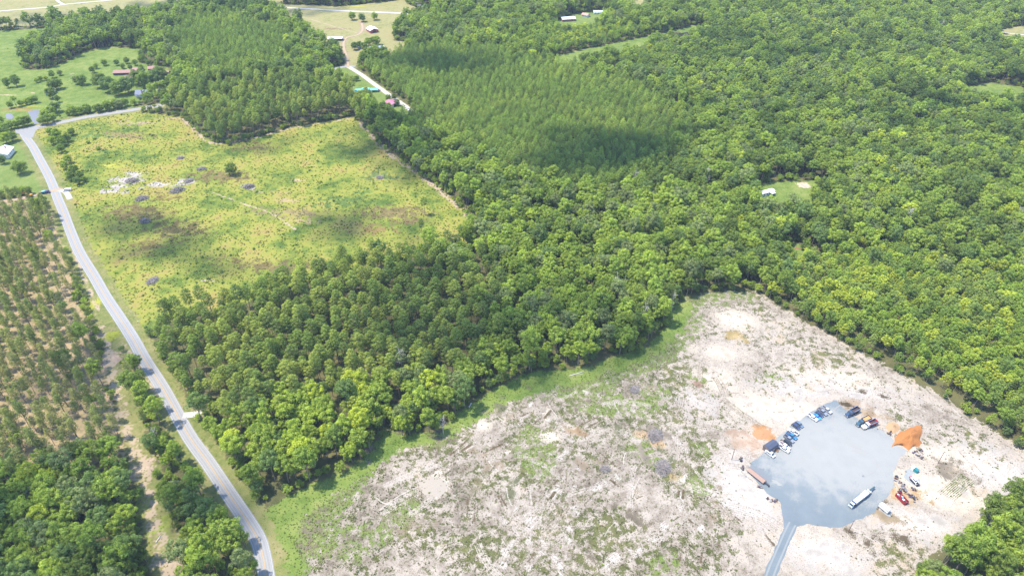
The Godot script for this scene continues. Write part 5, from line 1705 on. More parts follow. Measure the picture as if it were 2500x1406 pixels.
func V(a: Array) -> PackedVector2Array:
	return pts(a)


func wheels(o: Node3D, xs: Array, across: float, r: float, wide := 0.26, double_from := 99) -> void:
	var tyre := mat("tyre rubber", .025, .025, .027, 0.85)
	var rim := mat("wheel rim", .42, .42, .43, 0.35, 0.8)
	for i in xs.size():
		for s in [-1, 1]:
			var w := part("wheel", rod(r, wide * (2.0 if i >= double_from else 1.0), -1.0, 14), tyre, o, Vector3(xs[i], r, s * across), Vector3(PI / 2, 0, 0))
			part("rim", rod(r * 0.55, 0.03, -1.0, 10), rim, w, Vector3(0, s * (wide * (1.0 if i >= double_from else 0.5) + 0.015), 0))


func lamps(o: Node3D, front: float, back: float, y: float, across: float) -> void:
	for s in [-1, 1]:
		part("headlight", box(0.10, 0.18, 0.36), mat("headlight glass", .60, .62, .64, 0.15), o, Vector3(front, y, s * across))
		part("tail_light", box(0.10, 0.22, 0.18), mat("tail light glass", .35, .02, .02, 0.2), o, Vector3(back, y, s * across))


func pickup(label: String, p: Vector2, to: Vector2, colour: Material, bed: Material, group: String) -> Node3D:
	var o := thing("pickup_truck", label, "pickup truck", g3(p, 0.013), facing(to - p), group)
	var glass := mat("car glass", .03, .04, .055, 0.08)
	part("body", extrude(V([-2.8, 0.45, -2.85, 0.72, -2.80, 1.02, 1.15, 1.06, 1.35, 1.12, 2.55, 1.02, 2.78, 0.82, 2.82, 0.45]), 1.98, 1.90), colour, o)
	part("bed_floor", box(1.75, 0.03, 1.5), bed, o, Vector3(-1.85, 1.045, 0))
	for s in [-1, 1]:
		part("bed_side", box(1.95, 0.34, 0.13), colour, o, Vector3(-1.85, 1.18, s * 0.86))
	part("tailgate", box(0.12, 0.34, 1.7), colour, o, Vector3(-2.76, 1.18, 0))
	part("cab_glass", extrude(V([-0.95, 1.05, -0.75, 1.66, 0.75, 1.68, 1.42, 1.08]), 1.80, 1.48), glass, o)
	part("roof", extrude(V([-0.80, 1.64, -0.74, 1.76, 0.55, 1.78, 0.80, 1.66]), 1.52, 1.36), colour, o)
	part("bumper", box(0.14, 0.22, 1.9), mat("bumper", .35, .35, .36, 0.35, 0.6), o, Vector3(2.86, 0.55, 0))
	wheels(o, [-1.85, 1.75], 0.86, 0.40)
	lamps(o, 2.76, -2.84, 0.86, 0.74)
	return o


func car(label: String, p: Vector2, to: Vector2, colour: Material, suv: bool, group: String) -> Node3D:
	var o := thing("parked_suv" if suv else "parked_car", label, "car", g3(p, 0.013), facing(to - p), group)
	var glass := mat("car glass", .03, .04, .055, 0.08)
	var h := 1.62 if suv else 1.36
	part("body", extrude(V([-2.2, 0.35, -2.28, 0.70, -2.15, 0.98, 1.05, 1.0, 2.05, 0.86, 2.28, 0.66, 2.30, 0.35]), 1.86, 1.76), colour, o)
	if suv:
		part("glasshouse", extrude(V([-2.12, 0.97, -1.85, h, 0.55, h, 1.25, 0.98]), 1.70, 1.36), glass, o)
		part("roof", extrude(V([-1.92, h - 0.03, -1.80, h + 0.1, 0.35, h + 0.1, 0.66, h - 0.03]), 1.42, 1.24), colour, o)
	else:
		part("glasshouse", extrude(V([-1.75, 0.97, -1.05, h, 0.30, h, 1.10, 0.98]), 1.68, 1.28), glass, o)
		part("roof", extrude(V([-1.12, h - 0.03, -0.95, h + 0.07, 0.15, h + 0.07, 0.42, h - 0.03]), 1.36, 1.20), colour, o)
	wheels(o, [-1.35, 1.40], 0.82, 0.34, 0.22)
	lamps(o, 2.24, -2.22, 0.72, 0.66)
	return o


func van(label: String, p: Vector2, to: Vector2, colour: Material, group := "", long := 1.0) -> Node3D:
	var o := thing("van", label, "van", g3(p, 0.013), facing(to - p), group)
	var glass := mat("car glass", .03, .04, .055, 0.08)
	part("body", extrude(V([-2.5 * long, 0.4, -2.55 * long, 1.15, -2.45 * long, 1.95, 0.95, 1.98, 1.75, 1.18, 2.45, 0.98, 2.55, 0.4]), 1.96, 1.70), colour, o)
	part("windshield", extrude(V([1.02, 1.90, 1.08, 1.95, 1.82, 1.20, 1.76, 1.15]), 1.66, 1.50), glass, o)
	for s in [-1, 1]:
		part("side_window", box(2.6 * long, 0.48, 0.04), glass, o, Vector3(-0.55, 1.48, s * 0.885), Vector3(-s * 0.16, 0, 0))
	part("rear_window", box(0.04, 0.5, 1.4), glass, o, Vector3(-2.53 * long, 1.5, 0))
	wheels(o, [-1.6 * long, 1.6], 0.86, 0.36)
	lamps(o, 2.5, -2.52 * long, 0.75, 0.74)
	return o


func dump_truck(label: String, p: Vector2, to: Vector2, cab: Material, bed: Material, cargo: Material, full: bool) -> Node3D:
	var o := thing("dump_truck", label, "dump truck", g3(p, 0.013), facing(to - p), "dump trucks on the gravel yard")
	var glass := mat("car glass", .03, .04, .055, 0.08)
	var steel := mat("chassis steel", .05, .05, .055, 0.6)
	var chrome := mat("chrome", .6, .6, .62, 0.2, 1.0)
	part("chassis", box(8.8, 0.32, 1.0), steel, o, Vector3(-0.3, 0.95, 0))
	part("hood", extrude(V([2.65, 1.0, 2.65, 2.02, 4.35, 1.78, 4.55, 1.55, 4.6, 0.95]), 1.75, 1.35), cab, o)
	part("cab", extrude(V([1.05, 0.9, 1.0, 2.75, 2.25, 2.78, 2.72, 2.05, 2.72, 0.9]), 2.2, 2.0), cab, o)
	part("windshield", extrude(V([2.33, 2.70, 2.42, 2.74, 2.82, 2.10, 2.73, 2.06]), 1.95, 1.85), glass, o)
	for s in [-1, 1]:
		part("side_window", box(0.9, 0.6, 0.05), glass, o, Vector3(1.75, 2.3, s * 1.045))
		part("fender", extrude(V([2.75, 0.85, 2.95, 1.25, 3.9, 1.25, 4.2, 0.85, 4.0, 0.8, 3.8, 1.1, 3.05, 1.1, 2.9, 0.8]), 0.42, 0.42), cab, o, Vector3(0, 0, s * 1.02))
		part("exhaust_stack", rod(0.08, 2.2), chrome, o, Vector3(0.85, 2.3, s * 0.95))
	part("bumper", box(0.22, 0.38, 2.3), chrome, o, Vector3(4.68, 0.72, 0))
	# open tipping bed with a rim
	part("bed_floor", box(5.2, 0.12, 2.2), bed, o, Vector3(-2.0, 1.35, 0))
	for s in [-1, 1]:
		var side := part("bed_side", box(5.2, 1.25, 0.10), bed, o, Vector3(-2.0, 1.98, s * 1.18))
		part("rim_rail", box(5.3, 0.14, 0.2), chrome if not full else bed, side, Vector3(0, 0.66, 0))
		for i in 5:
			part("rib", box(0.10, 1.1, 0.12), bed, side, Vector3(-2.2 + i * 1.1, 0, s * 0.09))
	part("bed_front", box(0.12, 1.6, 2.4), bed, o, Vector3(0.65, 2.15, 0))
	part("tailgate", box(0.12, 1.2, 2.4), bed, o, Vector3(-4.62, 1.95, 0))
	var heap := leaves(int(p.x))
	var nx := 14
	var nz := 8
	for j in nz + 1:
		for i in nx + 1:
			var u := float(i) / nx
			var v := float(j) / nz
			var y := (2.25 if full else 1.5) + sin(u * PI) * sin(v * PI) * (0.5 if full else 0.1) + heap.rng.randf_range(-.04, .04)
			heap.v.append(Vector3(-4.5 + u * 5.05, y, -1.1 + v * 2.2))
			heap.n.append(Vector3.UP)
			heap.c.append(Color.WHITE)
	for j in nz:
		for i in nx:
			var q := j * (nx + 1) + i
			heap.i.append_array(PackedInt32Array([q, q + 1, q + nx + 1, q + 1, q + nx + 2, q + nx + 1]))
	var hm := ArrayMesh.new()
	hm.add_surface_from_arrays(Mesh.PRIMITIVE_TRIANGLES, heap.arrays())
	part("cargo_heap" if full else "bed_lining", hm, cargo, o)
	wheels(o, [3.45, -0.9, -2.15, -3.4], 0.98, 0.52, 0.3, 1)
	lamps(o, 4.62, -4.7, 1.15, 0.85)
	return o


func yard_things() -> void:
	var white := paint("white car paint", .62, .62, .61)
	var silver := paint("silver car paint", .30, .31, .33)
	var grey := paint("grey car paint", .16, .17, .20)
	var navy := paint("navy car paint", .022, .032, .085)
	var blue := paint("bright blue car paint", .02, .19, .52)
	var teal := paint("deep blue car paint", .012, .12, .27)
	var black := paint("black car paint", .014, .016, .022)
	var dark := mat("dark bed liner", .05, .045, .06, 0.8)
	var row := "cars parked along the gravel yard's edge"
	pickup("silver-grey pickup at the end of the row, beside another grey one", Vector2(165.3, -251.2), Vector2(166.9, -248.6), silver, dark, row)
	pickup("grey pickup between a silver pickup and a dark navy car", Vector2(162.5, -250.0), Vector2(164.1, -247.4), grey, dark, row)
	car("dark navy car between the grey pickup and bright blue car", Vector2(160.2, -248.3), Vector2(161.6, -246.3), navy, false, row)
	car("bright blue car between white pickup and dark navy car", Vector2(158.5, -246.6), Vector2(159.8, -244.3), blue, false, row)
	pickup("white pickup with dark open bed next to the bright blue car", Vector2(156.0, -246.0), Vector2(157.8, -243.5), white, dark, row)
	car("slate-blue SUV of the pair parked apart", Vector2(147.4, -241.3), Vector2(148.8, -239.3), paint("slate car paint", .08, .12, .17), true, row)
	car("navy SUV of the pair parked apart", Vector2(145.3, -239.9), Vector2(146.7, -238.0), navy, true, row)
	pickup("white pickup parked nose to the sand with dark bed", Vector2(142.6, -236.3), Vector2(140.4, -238.5), white, dark, row)
	pickup("deep blue pickup between white and dark grey pickups", Vector2(141.1, -233.7), Vector2(142.9, -231.5), teal, dark, row)
	pickup("dark grey pickup with black bed and white hood stripe", Vector2(139.1, -231.8), Vector2(140.8, -229.4), grey, black, row)
	car("black SUV beside the dark grey pickup", Vector2(137.6, -229.2), Vector2(139.2, -227.1), black, true, row)
	pickup("white pickup nearest the dark-roofed shed", Vector2(134.6, -225.3), Vector2(136.6, -223.2), white, dark, row)
	pickup("white pickup with brown bed squeezed beside the black SUV", Vector2(135.6, -227.1), Vector2(137.3, -225.0), paint("off white car paint", .52, .52, .53), mat("brown bed", .12, .08, .07), row)
	van("silver-white minivan parked below the dark-roofed shed", Vector2(126.8, -222.2), Vector2(128.4, -220.2), paint("pearl car paint", .50, .52, .53))
	dump_truck("navy dump truck with empty dark bed and silver rim", Vector2(177.6, -249.1), Vector2(173.0, -246.6), paint("dump navy", .02, .045, .09), mat("bed grey steel", .10, .10, .115, 0.5, 0.4), mat("bed rust", .045, .028, .028, 0.9), false)
	dump_truck("dark blue dump truck loaded with orange sand", Vector2(180.7, -242.7), Vector2(176.3, -240.4), paint("dump slate", .02, .06, .09), mat("bed navy", .02, .025, .045, 0.5), mat("orange sand load", .36, .19, .07, 1.0), true)
	dump_truck("white and red dump truck with dark bed, beside the loaded one", Vector2(183.1, -240.7), Vector2(178.8, -238.8), white, mat("bed red", .36, .05, .06, 0.5), mat("bed rust", .045, .028, .028, 0.9), false)
	shed_and_poles()
	trailers()
	heaps()


func shed_and_poles() -> void:
	# shed with a dark hipped-gambrel roof
	var p := Vector2(127.8, -225.8)
	var o := thing("yard_shed", "dark-roofed brown shed at the corner of the gravel yard", "shed", g3(p), facing(Vector2(131.2, -228.9) - Vector2(125.1, -224.8)))
	var wall := mat("shed boards", .15, .115, .105, 0.85)
	var roof := mat("charcoal shingle", .035, .045, .075, 0.7)
	part("wall", extrude(V([-3.2, 0, -3.2, 2.5, 3.2, 2.5, 3.2, 0]), 3.9, 3.9), wall, o)
	var gable := V([-2.25, 2.45, -1.85, 3.35, 0, 4.0, 1.85, 3.35, 2.25, 2.45])
	part("roof", extrude(gable, 6.9, 6.9), roof, o, Vector3.ZERO, Vector3(0, PI / 2, 0))
	part("gable_wall", extrude(V([-1.9, 2.4, -1.65, 3.2, 0, 3.8, 1.65, 3.2, 1.9, 2.4]), 6.98, 6.98), wall, o, Vector3.ZERO, Vector3(0, PI / 2, 0))
	var d := part("door", box(1.6, 2.0, 0.08), mat("tan door", .40, .28, .18), o, Vector3(0.4, 1.0, 1.98))
	part("handle", box(0.05, 0.2, 0.06), mat("brass", .5, .38, .15, 0.3, 1.0), d, Vector3(0.6, 0, 0.06))
	for s in [-1.9, 2.1]:
		var f := part("window", box(0.8, 0.8, 0.07), mat("white trim", .62, .62, .60, 0.6), o, Vector3(s, 1.5, 1.975))
		part("pane", box(0.64, 0.64, 0.05), mat("dark window", .04, .05, .07, 0.12), f, Vector3(0, 0, 0.03))
	# boards and boxes leaning by the door
	for t in [[1.6, 3.0, 0.9, "tan plywood crate leaning by the shed door", .5], [2.6, 2.7, 0.7, "small orange crate beside the shed door", .3]]:
		var c := thing("crate", t[3], "crate", o.transform * Vector3(t[0], 0.0, t[1]), o.rotation.y + t[4])
		var wood := mat("orange crate wood", .42, .24, .12, 0.85)
		for s in [-1, 1]:
			part("side", box(t[2], t[2], 0.05), wood, c, Vector3(0, t[2] * 0.5, s * t[2] * 0.5))
			part("end", box(0.05, t[2], t[2] - 0.06), wood, c, Vector3(s * t[2] * 0.47, t[2] * 0.5, 0))
		part("base", box(t[2] - 0.12, 0.05, t[2] - 0.08), wood, c, Vector3(0, 0.06, 0))
	# poles
	for t in [[Vector2(107.3, -219.2), "leaning utility pole on the sand by the flatbed trailer", 8.0], [Vector2(206.9, -217.0), "utility pole between the garden plot and clay pile", 8.5], [Vector2(148.7, -179.2), "utility pole below the gravel yard's lower edge", 8.5], [Vector2(-142.5, -772.2), "far utility pole at the lane junction", 10.0], [Vector2(-394.7, -683.8), "pole beside the oaks at the white house", 7.0]]:
		var q := thing("utility_pole", t[1], "utility pole", g3(t[0]), rng.randf() * 3.0, "utility poles")
		var wood := mat("pole wood", .13, .09, .065, 0.9)
		part("pole", rod(0.16, t[2], 0.10, 8), wood, q, Vector3(0, t[2] * 0.5, 0))
		part("crossarm", box(2.2, 0.12, 0.10), wood, q, Vector3(0, t[2] - 0.5, 0.13))
		for s in [-0.95, 0.95]:
			part("insulator", rod(0.06, 0.18, 0.03, 8), mat("insulator glass", .35, .40, .40, 0.2), q, Vector3(s, t[2] - 0.35, 0.13))


func trailers() -> void:
	var white := mat("white trailer panel", .62, .62, .62, 0.4)
	var steel := mat("chassis steel", .05, .05, .055, 0.6)
	var glass := mat("car glass", .03, .04, .055, 0.08)
	# articulated truck with its long white trailer and a dark boom behind
	var a := Vector2(153.9, -191.6)
	var b := Vector2(166.4, -200.1)
	var o := thing("semi_truck", "white truck with a long white trailer and dark boom", "truck", g3(a.lerp(b, 0.5), 0.013), facing(a - b))
	o.scale = Vector3(0.95, 0.85, 0.86)
	part("chassis", box(15.5, 0.3, 1.1), steel, o, Vector3(0, 0.95, 0))
	part("cab", extrude(V([5.9, 0.7, 5.9, 2.9, 6.9, 2.95, 7.5, 2.1, 7.75, 1.3, 7.75, 0.7]), 2.3, 2.05), mat("pale blue cab", .46, .55, .60, 0.3), o)
	part("windshield", extrude(V([6.96, 2.85, 7.05, 2.9, 7.62, 2.08, 7.53, 2.05]), 2.0, 1.95), glass, o)
	for s in [-1, 1]:
		part("side_window", box(0.75, 0.6, 0.05), glass, o, Vector3(6.5, 2.3, s * 1.10))
	part("sleeper", box(0.9, 2.2, 2.2), mat("navy machinery", .03, .05, .12, 0.5), o, Vector3(5.35, 1.9, 0))
	part("trailer_body", extrude(V([-0.9, 1.1, -0.95, 2.7, 4.8, 2.7, 4.8, 1.1]), 2.2, 2.1), white, o)
	part("rear_box", extrude(V([-5.6, 1.1, -5.6, 2.85, -1.1, 2.85, -1.1, 1.1]), 2.4, 2.35), white, o)
	part("side_tank", box(1.5, 0.6, 0.5), mat("blue tank", .05, .16, .42, 0.4), o, Vector3(-0.6, 1.2, 1.55))
	part("hose_drum", box(0.9, 1.3, 2.2), mat("navy machinery", .03, .05, .12, 0.5), o, Vector3(-6.2, 1.7, 0))
	part("rear_deck", box(1.6, 0.9, 2.2), white, o, Vector3(-7.0, 1.5, 0))
	part("boom", box(4.6, 0.35, 0.75), mat("boom steel", .02, .06, .08, 0.5), o, Vector3(-9.8, 1.7, 0), Vector3(0, 0, 0.10))
	wheels(o, [6.9, 4.9, 3.7, -3.4, -4.6], 1.0, 0.5, 0.28, 1)
	lamps(o, 7.75, -7.8, 1.0, 0.85)
	# small white box trailer
	var c := Vector2(168.4, -192.3)
	var d := Vector2(170.2, -189.2)
	var t := thing("box_trailer", "small white box trailer alone on a narrow gravel pad", "trailer", g3(c.lerp(d, 0.5), 0.02), facing(d - c))
	part("box", extrude(V([-2.3, 0.6, -2.3, 2.35, 2.2, 2.35, 2.35, 2.1, 2.35, 0.6]), 2.0, 1.9), white, t)
	part("side_rail", box(4.5, 0.14, 0.06), mat("blue rail", .04, .08, .30, 0.5), t, Vector3(0, 2.2, 1.0))
	part("rear_door", box(0.06, 1.6, 1.7), mat("grey door", .40, .41, .42, 0.5), t, Vector3(-2.34, 1.45, 0))
	part("tongue", box(1.5, 0.12, 0.14), steel, t, Vector3(3.0, 0.55, 0))
	wheels(t, [-0.4, 0.4], 0.98, 0.34, 0.2)
	# brown flatbed with a gooseneck
	var e := Vector2(113.8, -212.3)
	var f := Vector2(118.8, -205.6)
	var fb := thing("flatbed_trailer", "long flatbed trailer with brown plank deck and dark gooseneck", "trailer", g3(e.lerp(f, 0.5), 0.013), facing(f - e))
	part("frame", box(9.2, 0.28, 1.2), steel, fb, Vector3(0, 0.72, 0))
	for i in 8:
		part("plank", box(9.4, 0.06, 0.29), mat("deck plank a" if i % 2 else "deck plank b", .26 if i % 2 else .22, .17 if i % 2 else .145, .13 if i % 2 else .11, 0.9), fb, Vector3(0, 0.90, -1.09 + i * 0.312))
	for s in [-1, 1]:
		part("side_rail", box(9.5, 0.2, 0.08), mat("rail violet grey", .06, .045, .075, 0.6), fb, Vector3(0, 0.86, s * 1.29))
	part("headboard", box(0.12, 0.5, 2.3), steel, fb, Vector3(4.75, 1.1, 0))
	part("gooseneck", extrude(V([4.6, 0.8, 5.2, 1.5, 7.0, 1.3, 7.4, 0.5, 7.1, 0.5, 6.6, 1.0, 5.3, 1.1, 4.9, 0.6]), 0.9, 0.5), steel, fb)
	wheels(fb, [-3.3, -2.3], 1.0, 0.4, 0.24, 0)
	# red container of scrap
	var g := Vector2(179.1, -197.8)
	var h := Vector2(180.3, -194.3)
	var r := thing("skip_container", "dark red open container filled with pale scrap", "container", g3(g.lerp(h, 0.5)), facing(h - g))
	var red := mat("container red", .24, .015, .025, 0.5)
	part("base", box(5.6, 0.14, 2.3), red, r, Vector3(0, 0.12, 0))
	for s in [-1, 1]:
		var side := part("side", box(5.6, 1.7, 0.1), red, r, Vector3(0, 0.95, s * 1.15))
		for i in 6:
			part("rib", box(0.12, 1.6, 0.1), red, side, Vector3(-2.4 + i * 0.96, 0, s * 0.09))
		part("end", box(0.1, 1.7, 2.2), red, r, Vector3(s * 2.75, 0.95, 0))
	for i in 9:
		part("scrap_sheet", box(rng.randf_range(0.6, 1.5), 0.08, rng.randf_range(0.4, 1.0)), [mat("pale scrap", .46, .47, .50, 0.5), mat("blue scrap", .10, .22, .34, 0.5), mat("dark scrap", .05, .045, .06, 0.7)][i % 3], r, Vector3(-2.1 + i * 0.53, 1.45 + rng.randf() * 0.3, rng.randf_range(-.5, .5)), Vector3(rng.randf_range(-.3, .3), rng.randf() * 3.0, rng.randf_range(-.3, .3)))
	# tracked loader
	loader(Vector2(190.1, -206.1), Vector2(190.8, -204.2))
	# teal and white tank box
	var q := thing("storage_box", "teal and white storage box on the small gravel pad", "box", g3(Vector2(193.5, -212.5)), 0.6)
	part("box", box(1.7, 1.5, 1.7), mat("teal panel", .01, .19, .21, 0.4), q, Vector3(0, 0.75, 0.5))
	part("lid", box(1.8, 0.1, 1.8), mat("dark teal lid", .01, .13, .15, 0.4), q, Vector3(0, 1.55, 0.5))
	part("cabinet", box(1.5, 1.8, 1.2), mat("white cabinet", .60, .60, .60, 0.4), q, Vector3(0, 0.9, -1.1))


func loader(p: Vector2, to: Vector2) -> void:
	var o := thing("track_loader", "white and black track loader on the gravel pad", "loader", g3(p, 0.016), facing(to - p))
	var black := mat("machine black", .02, .018, .03, 0.6)
	var white := mat("machine white", .60, .60, .60, 0.35)
	for s in [-1, 1]:
		part("track", extrude(V([-1.7, 0.25, -1.45, 0.0, 1.45, 0.0, 1.7, 0.3, 1.5, 0.75, -1.5, 0.75]), 0.42, 0.42), black, o, Vector3(0, 0, s * 0.85))
		part("lift_arm", extrude(V([-1.6, 1.5, -1.5, 1.75, 1.6, 1.35, 2.3, 0.4, 2.1, 0.35, 1.4, 1.1]), 0.16, 0.16), white, o, Vector3(0, 0, s * 0.92))
	part("body", extrude(V([-1.9, 0.5, -1.95, 1.45, -0.9, 1.6, 1.2, 1.2, 1.3, 0.5]), 1.3, 1.2), white, o)
	part("cab", extrude(V([-0.9, 1.3, -0.85, 2.15, 0.65, 2.15, 0.95, 1.2]), 1.15, 1.05), mat("car glass", .03, .04, .055, 0.08), o)
	part("cab_roof", box(1.7, 0.1, 1.2), white, o, Vector3(-0.1, 2.2, 0))
	part("bucket", extrude(V([2.0, 0.1, 2.1, 0.75, 2.35, 0.7, 2.3, 0.25, 2.95, 0.1]), 2.0, 2.0), black, o)
	part("engine_guard", box(0.7, 0.5, 1.5), mat("machine red", .25, .02, .05, 0.5), o, Vector3(-2.1, 1.0, 0))


# A loose heap: a noisy mound with a real outline and height.
func mound(called: String, label: String, category: String, flat: Array, high: float, m: Material, sd: int, rough := 0.35) -> Node3D:
	var outline := ragged(pts(flat), 1.2, rough, sd)
	var mid := Vector2.ZERO
	for q in outline:
		mid += q / outline.size()
	var o := thing(called, label, category, g3(mid))
	var st := SurfaceTool.new()
	st.begin(Mesh.PRIMITIVE_TRIANGLES)
	var nz := FastNoiseLite.new()
	nz.seed = sd
	nz.frequency = 0.35
	nz.fractal_octaves = 4
	var rings := 9
	var n := outline.size()
	var ring := outline.duplicate()
	for k in rings + 1:
		var f := float(k) / rings
		for i in n:
			var q := ring[i] - mid
			var y := high * (1.0 - pow(1.0 - f, 1.6)) + nz.get_noise_2dv(q * 1.3) * high * 0.3 * sin(f * PI) - 0.03
			st.add_vertex(Vector3(q.x, y, q.y))
		var next := ring.duplicate()
		for i in n:
			var avg := Vector2.ZERO
			for e in range(-3, 4):
				avg += ring[(i + e + n) % n] / 7.0
			next[i] = mid + (avg - mid) * (1.0 - 1.0 / maxf(1.0, rings - k))
		ring = next
	for k in rings:
		for i in n:
			var a := k * n + i
			var b := k * n + (i + 1) % n
			for t in [a, b, a + n, b, b + n, a + n]:
				st.add_index(t)
	st.generate_normals()
	part("heap", st.commit(), m, o)
	return o


func heaps() -> void:
	var clay := grained("orange clay", Color(.235, .095, .032), Color(.325, .145, .052), 3.0)
	var buff := grained("buff sand", Color(.24, .155, .085), Color(.31, .21, .12), 5.0)
	mound("clay_pile", "big bright orange clay pile beside the gravel yard", "clay pile", [192.6, -233.7, 196.7, -236.3, 201.6, -238.5, 207.1, -240.7, 210.0, -240.7, 209.9, -238.0, 206.7, -234.7, 205.0, -231.0, 205.6, -228.9, 203.0, -227.6, 199.2, -227.3, 197.0, -225.3, 195.1, -227.3, 193.4, -228.9, 188.8, -226.8, 188.8, -227.9, 191.6, -230.5], 4.0, clay, 4, 0.8)
	mound("sand_pile", "buff sand pile behind the orange clay pile", "sand pile", [191.3, -240.2, 194.2, -242.9, 197.1, -243.8, 199.0, -242.4, 199.0, -239.6, 196.8, -237.4, 193.5, -235.8, 191.1, -236.9], 2.0, buff, 6)
	mound("sand_pile", "low reddish clay spread beside the dark-roofed shed", "clay pile", [121.3, -235.8, 125.4, -238.8, 130.1, -239.1, 133.0, -237.4, 129.8, -233.7, 125.7, -231.0, 122.6, -231.5], 0.7, grained("red buff clay", Color(.25, .125, .055), Color(.30, .175, .10), 5.0), 9)
	mound("white_tarp", "long white tarp heap on the sand by the yard edge", "tarp", [115.1, -202.4, 116.7, -202.4, 117.9, -200.1, 118.8, -197.8, 117.7, -196.7, 116.2, -198.1, 115.0, -200.6], 0.9, mat("white tarp", .60, .60, .64, 0.6), 12, 0.2)
	mound("blue_mat", "small blue tarp on a grey pad beside the flatbed", "tarp", [110.6, -209.9, 112.2, -210.1, 113.4, -208.7, 111.5, -207.5, 110.3, -208.7], 0.25, mat("blue tarp", .11, .20, .42, 0.6), 14, 0.2)
	mound("sand_pile", "smooth pale sand mound among tracks", "sand pile", [-44.1, -206.1, -40.1, -209.9, -33.1, -208.7, -28.9, -204.0, -32.1, -200.6, -34.7, -195.6, -38.5, -199.7, -42.5, -198.3], 0.4, grained("pale sand", Color(.21, .18, .145), Color(.27, .24, .20), 6.0), 18, 1.6)
	# piles of machine parts, drums and timber round the yard
	var scrap := [
		[Vector2(199.1, -223.7), 4.5, "dark heap of pipe and frames below the orange clay pile"], [Vector2(200.0, -221.2), 3.0, "small tangle of scrap at the end of the dark heap"], [Vector2(202.2, -224.8), 2.0, "dark drum-shaped scrap near the clay pile's foot"], [Vector2(182.1, -208.0), 3.0, "black scrap cluster at the gravel edge beside a red can"], [Vector2(183.6, -204.9), 2.6, "dark scrap heap on orange sand, upper of several"], [Vector2(183.5, -202.6), 2.6, "dark scrap heap on orange sand, in the middle of several"], [Vector2(181.3, -201.0), 2.4, "round black scrap beside a fallen post"], [Vector2(183.6, -199.4), 3.0, "tangled dark scrap behind the red container"], [Vector2(185.4, -197.6), 2.6, "black scrap heap right of the red container's corner"], [Vector2(186.1, -195.8), 3.4, "line of dark scrap and posts on brown earth"], [Vector2(188.1, -201.7), 2.2, "brown scrap heap at the foot of the garden track"],
		[Vector2(111.3, -214.0), 2.4, "blue-black scrap heap at the head of the flatbed"], [Vector2(111.7, -219.2), 2.4, "rusty brown frame by the leaning pole"], [Vector2(116.0, -203.6), 2.2, "pallet and boxes beside the flatbed's end"], [Vector2(119.0, -196.0), 2.8, "purple-black scrap at the end of the white tarp"], [Vector2(121.6, -195.2), 1.8, "round black scrap on the yard's lower edge"], [Vector2(191.6, -236.1), 2.6, "dark scrap at the corner of the buff sand pile"], [Vector2(180.7, -252.6), 2.4, "dark scrap behind the navy dump truck"], [Vector2(135.2, -230.5), 1.2, "black drum beside the parked pickups"],
	]
	for s in scrap:
		scrap_pile(s[0], s[1], s[2])
	garden()


func scrap_pile(p: Vector2, wide: float, label: String) -> void:
	var o := thing("scrap_pile", label, "scrap", g3(p, 0.01), rng.randf() * TAU, "scrap around the gravel yard")
	var ms := [mat("scrap black", .018, .018, .026, 0.7), mat("scrap rust", .10, .055, .04, 0.9), mat("scrap grey", .12, .12, .14, 0.6), mat("scrap violet", .035, .025, .06, 0.7)]
	for i in 7:
		var c := Vector3(rng.randf_range(-.5, .5) * wide, rng.randf_range(0.2, 0.55), rng.randf_range(-.28, .28) * wide)
		var t := Vector3(rng.randf_range(-.25, .25), rng.randf() * 3.0, rng.randf_range(-.3, .3))
		if i % 3 == 0:
			part("drum", rod(rng.randf_range(0.25, 0.42), rng.randf_range(0.6, 0.9), -1.0, 10), ms[rng.randi() % 4], o, c, t)
		elif i % 3 == 1:
			part("pipe", rod(0.09, wide * rng.randf_range(0.5, 1.0), -1.0, 6), ms[rng.randi() % 4], o, c, Vector3(PI / 2 + t.x, t.y, 0))
		else:
			part("sheet", box(rng.randf_range(0.6, 1.3), rng.randf_range(0.1, 0.5), rng.randf_range(0.5, 1.0)), ms[rng.randi() % 4], o, c, t)


func garden() -> void:
	# rows of young plants in the tilled plot
	var a := Vector2(202.3, -199.4)
	var along := (Vector2(214.1, -207.5) - a)
	var across := (Vector2(206.6, -195.6) - a)
	var spots := [[], []]
	for j in 9:
		for i in 16:
			var q := a + along * (i / 15.0) * 1.15 + across * (j / 8.0 - 0.35) * 1.1
			if rng.randf() < 0.2:
				continue
			spots[0].append(Transform3D(Basis(Vector3.UP, rng.randf() * TAU).scaled(Vector3.ONE * rng.randf_range(0.2, 0.34)), g3(q)))
			spots[1].append(tints[BROAD][rng.randi() % 4] * 0.8)
	var n := 0
	for k in spots[0].size():
		var o := thing("garden_plant", "small plant in the rows of the tilled garden plot", "plant", spots[0][k].origin, rng.randf() * TAU, "rows of plants in the garden plot")
		o.scale = Vector3.ONE * rng.randf_range(0.22, 0.36)
		var s: Array = bushes[k % 5]
		part("stem", s[1], wood_mat, o)
		part("foliage", s[2], leaf_of(BROAD, k % 4), o)
		n += 1
	var furrow := grained("tilled sand", Color(.17, .15, .115), Color(.25, .22, .18), 3.0)
	for j in 10:
		var f := (j / 9.0 - 0.42) * 1.25
		var line := PackedVector2Array([a + along * -0.15 + across * f, a + along * 0.5 + across * (f + 0.02), a + along * 1.25 + across * f])
		struct("garden_furrow", ribbon(smooth_line(line, 2.0), -0.16, 0.16, 0.012), furrow, "shallow furrow between rows of garden plants")


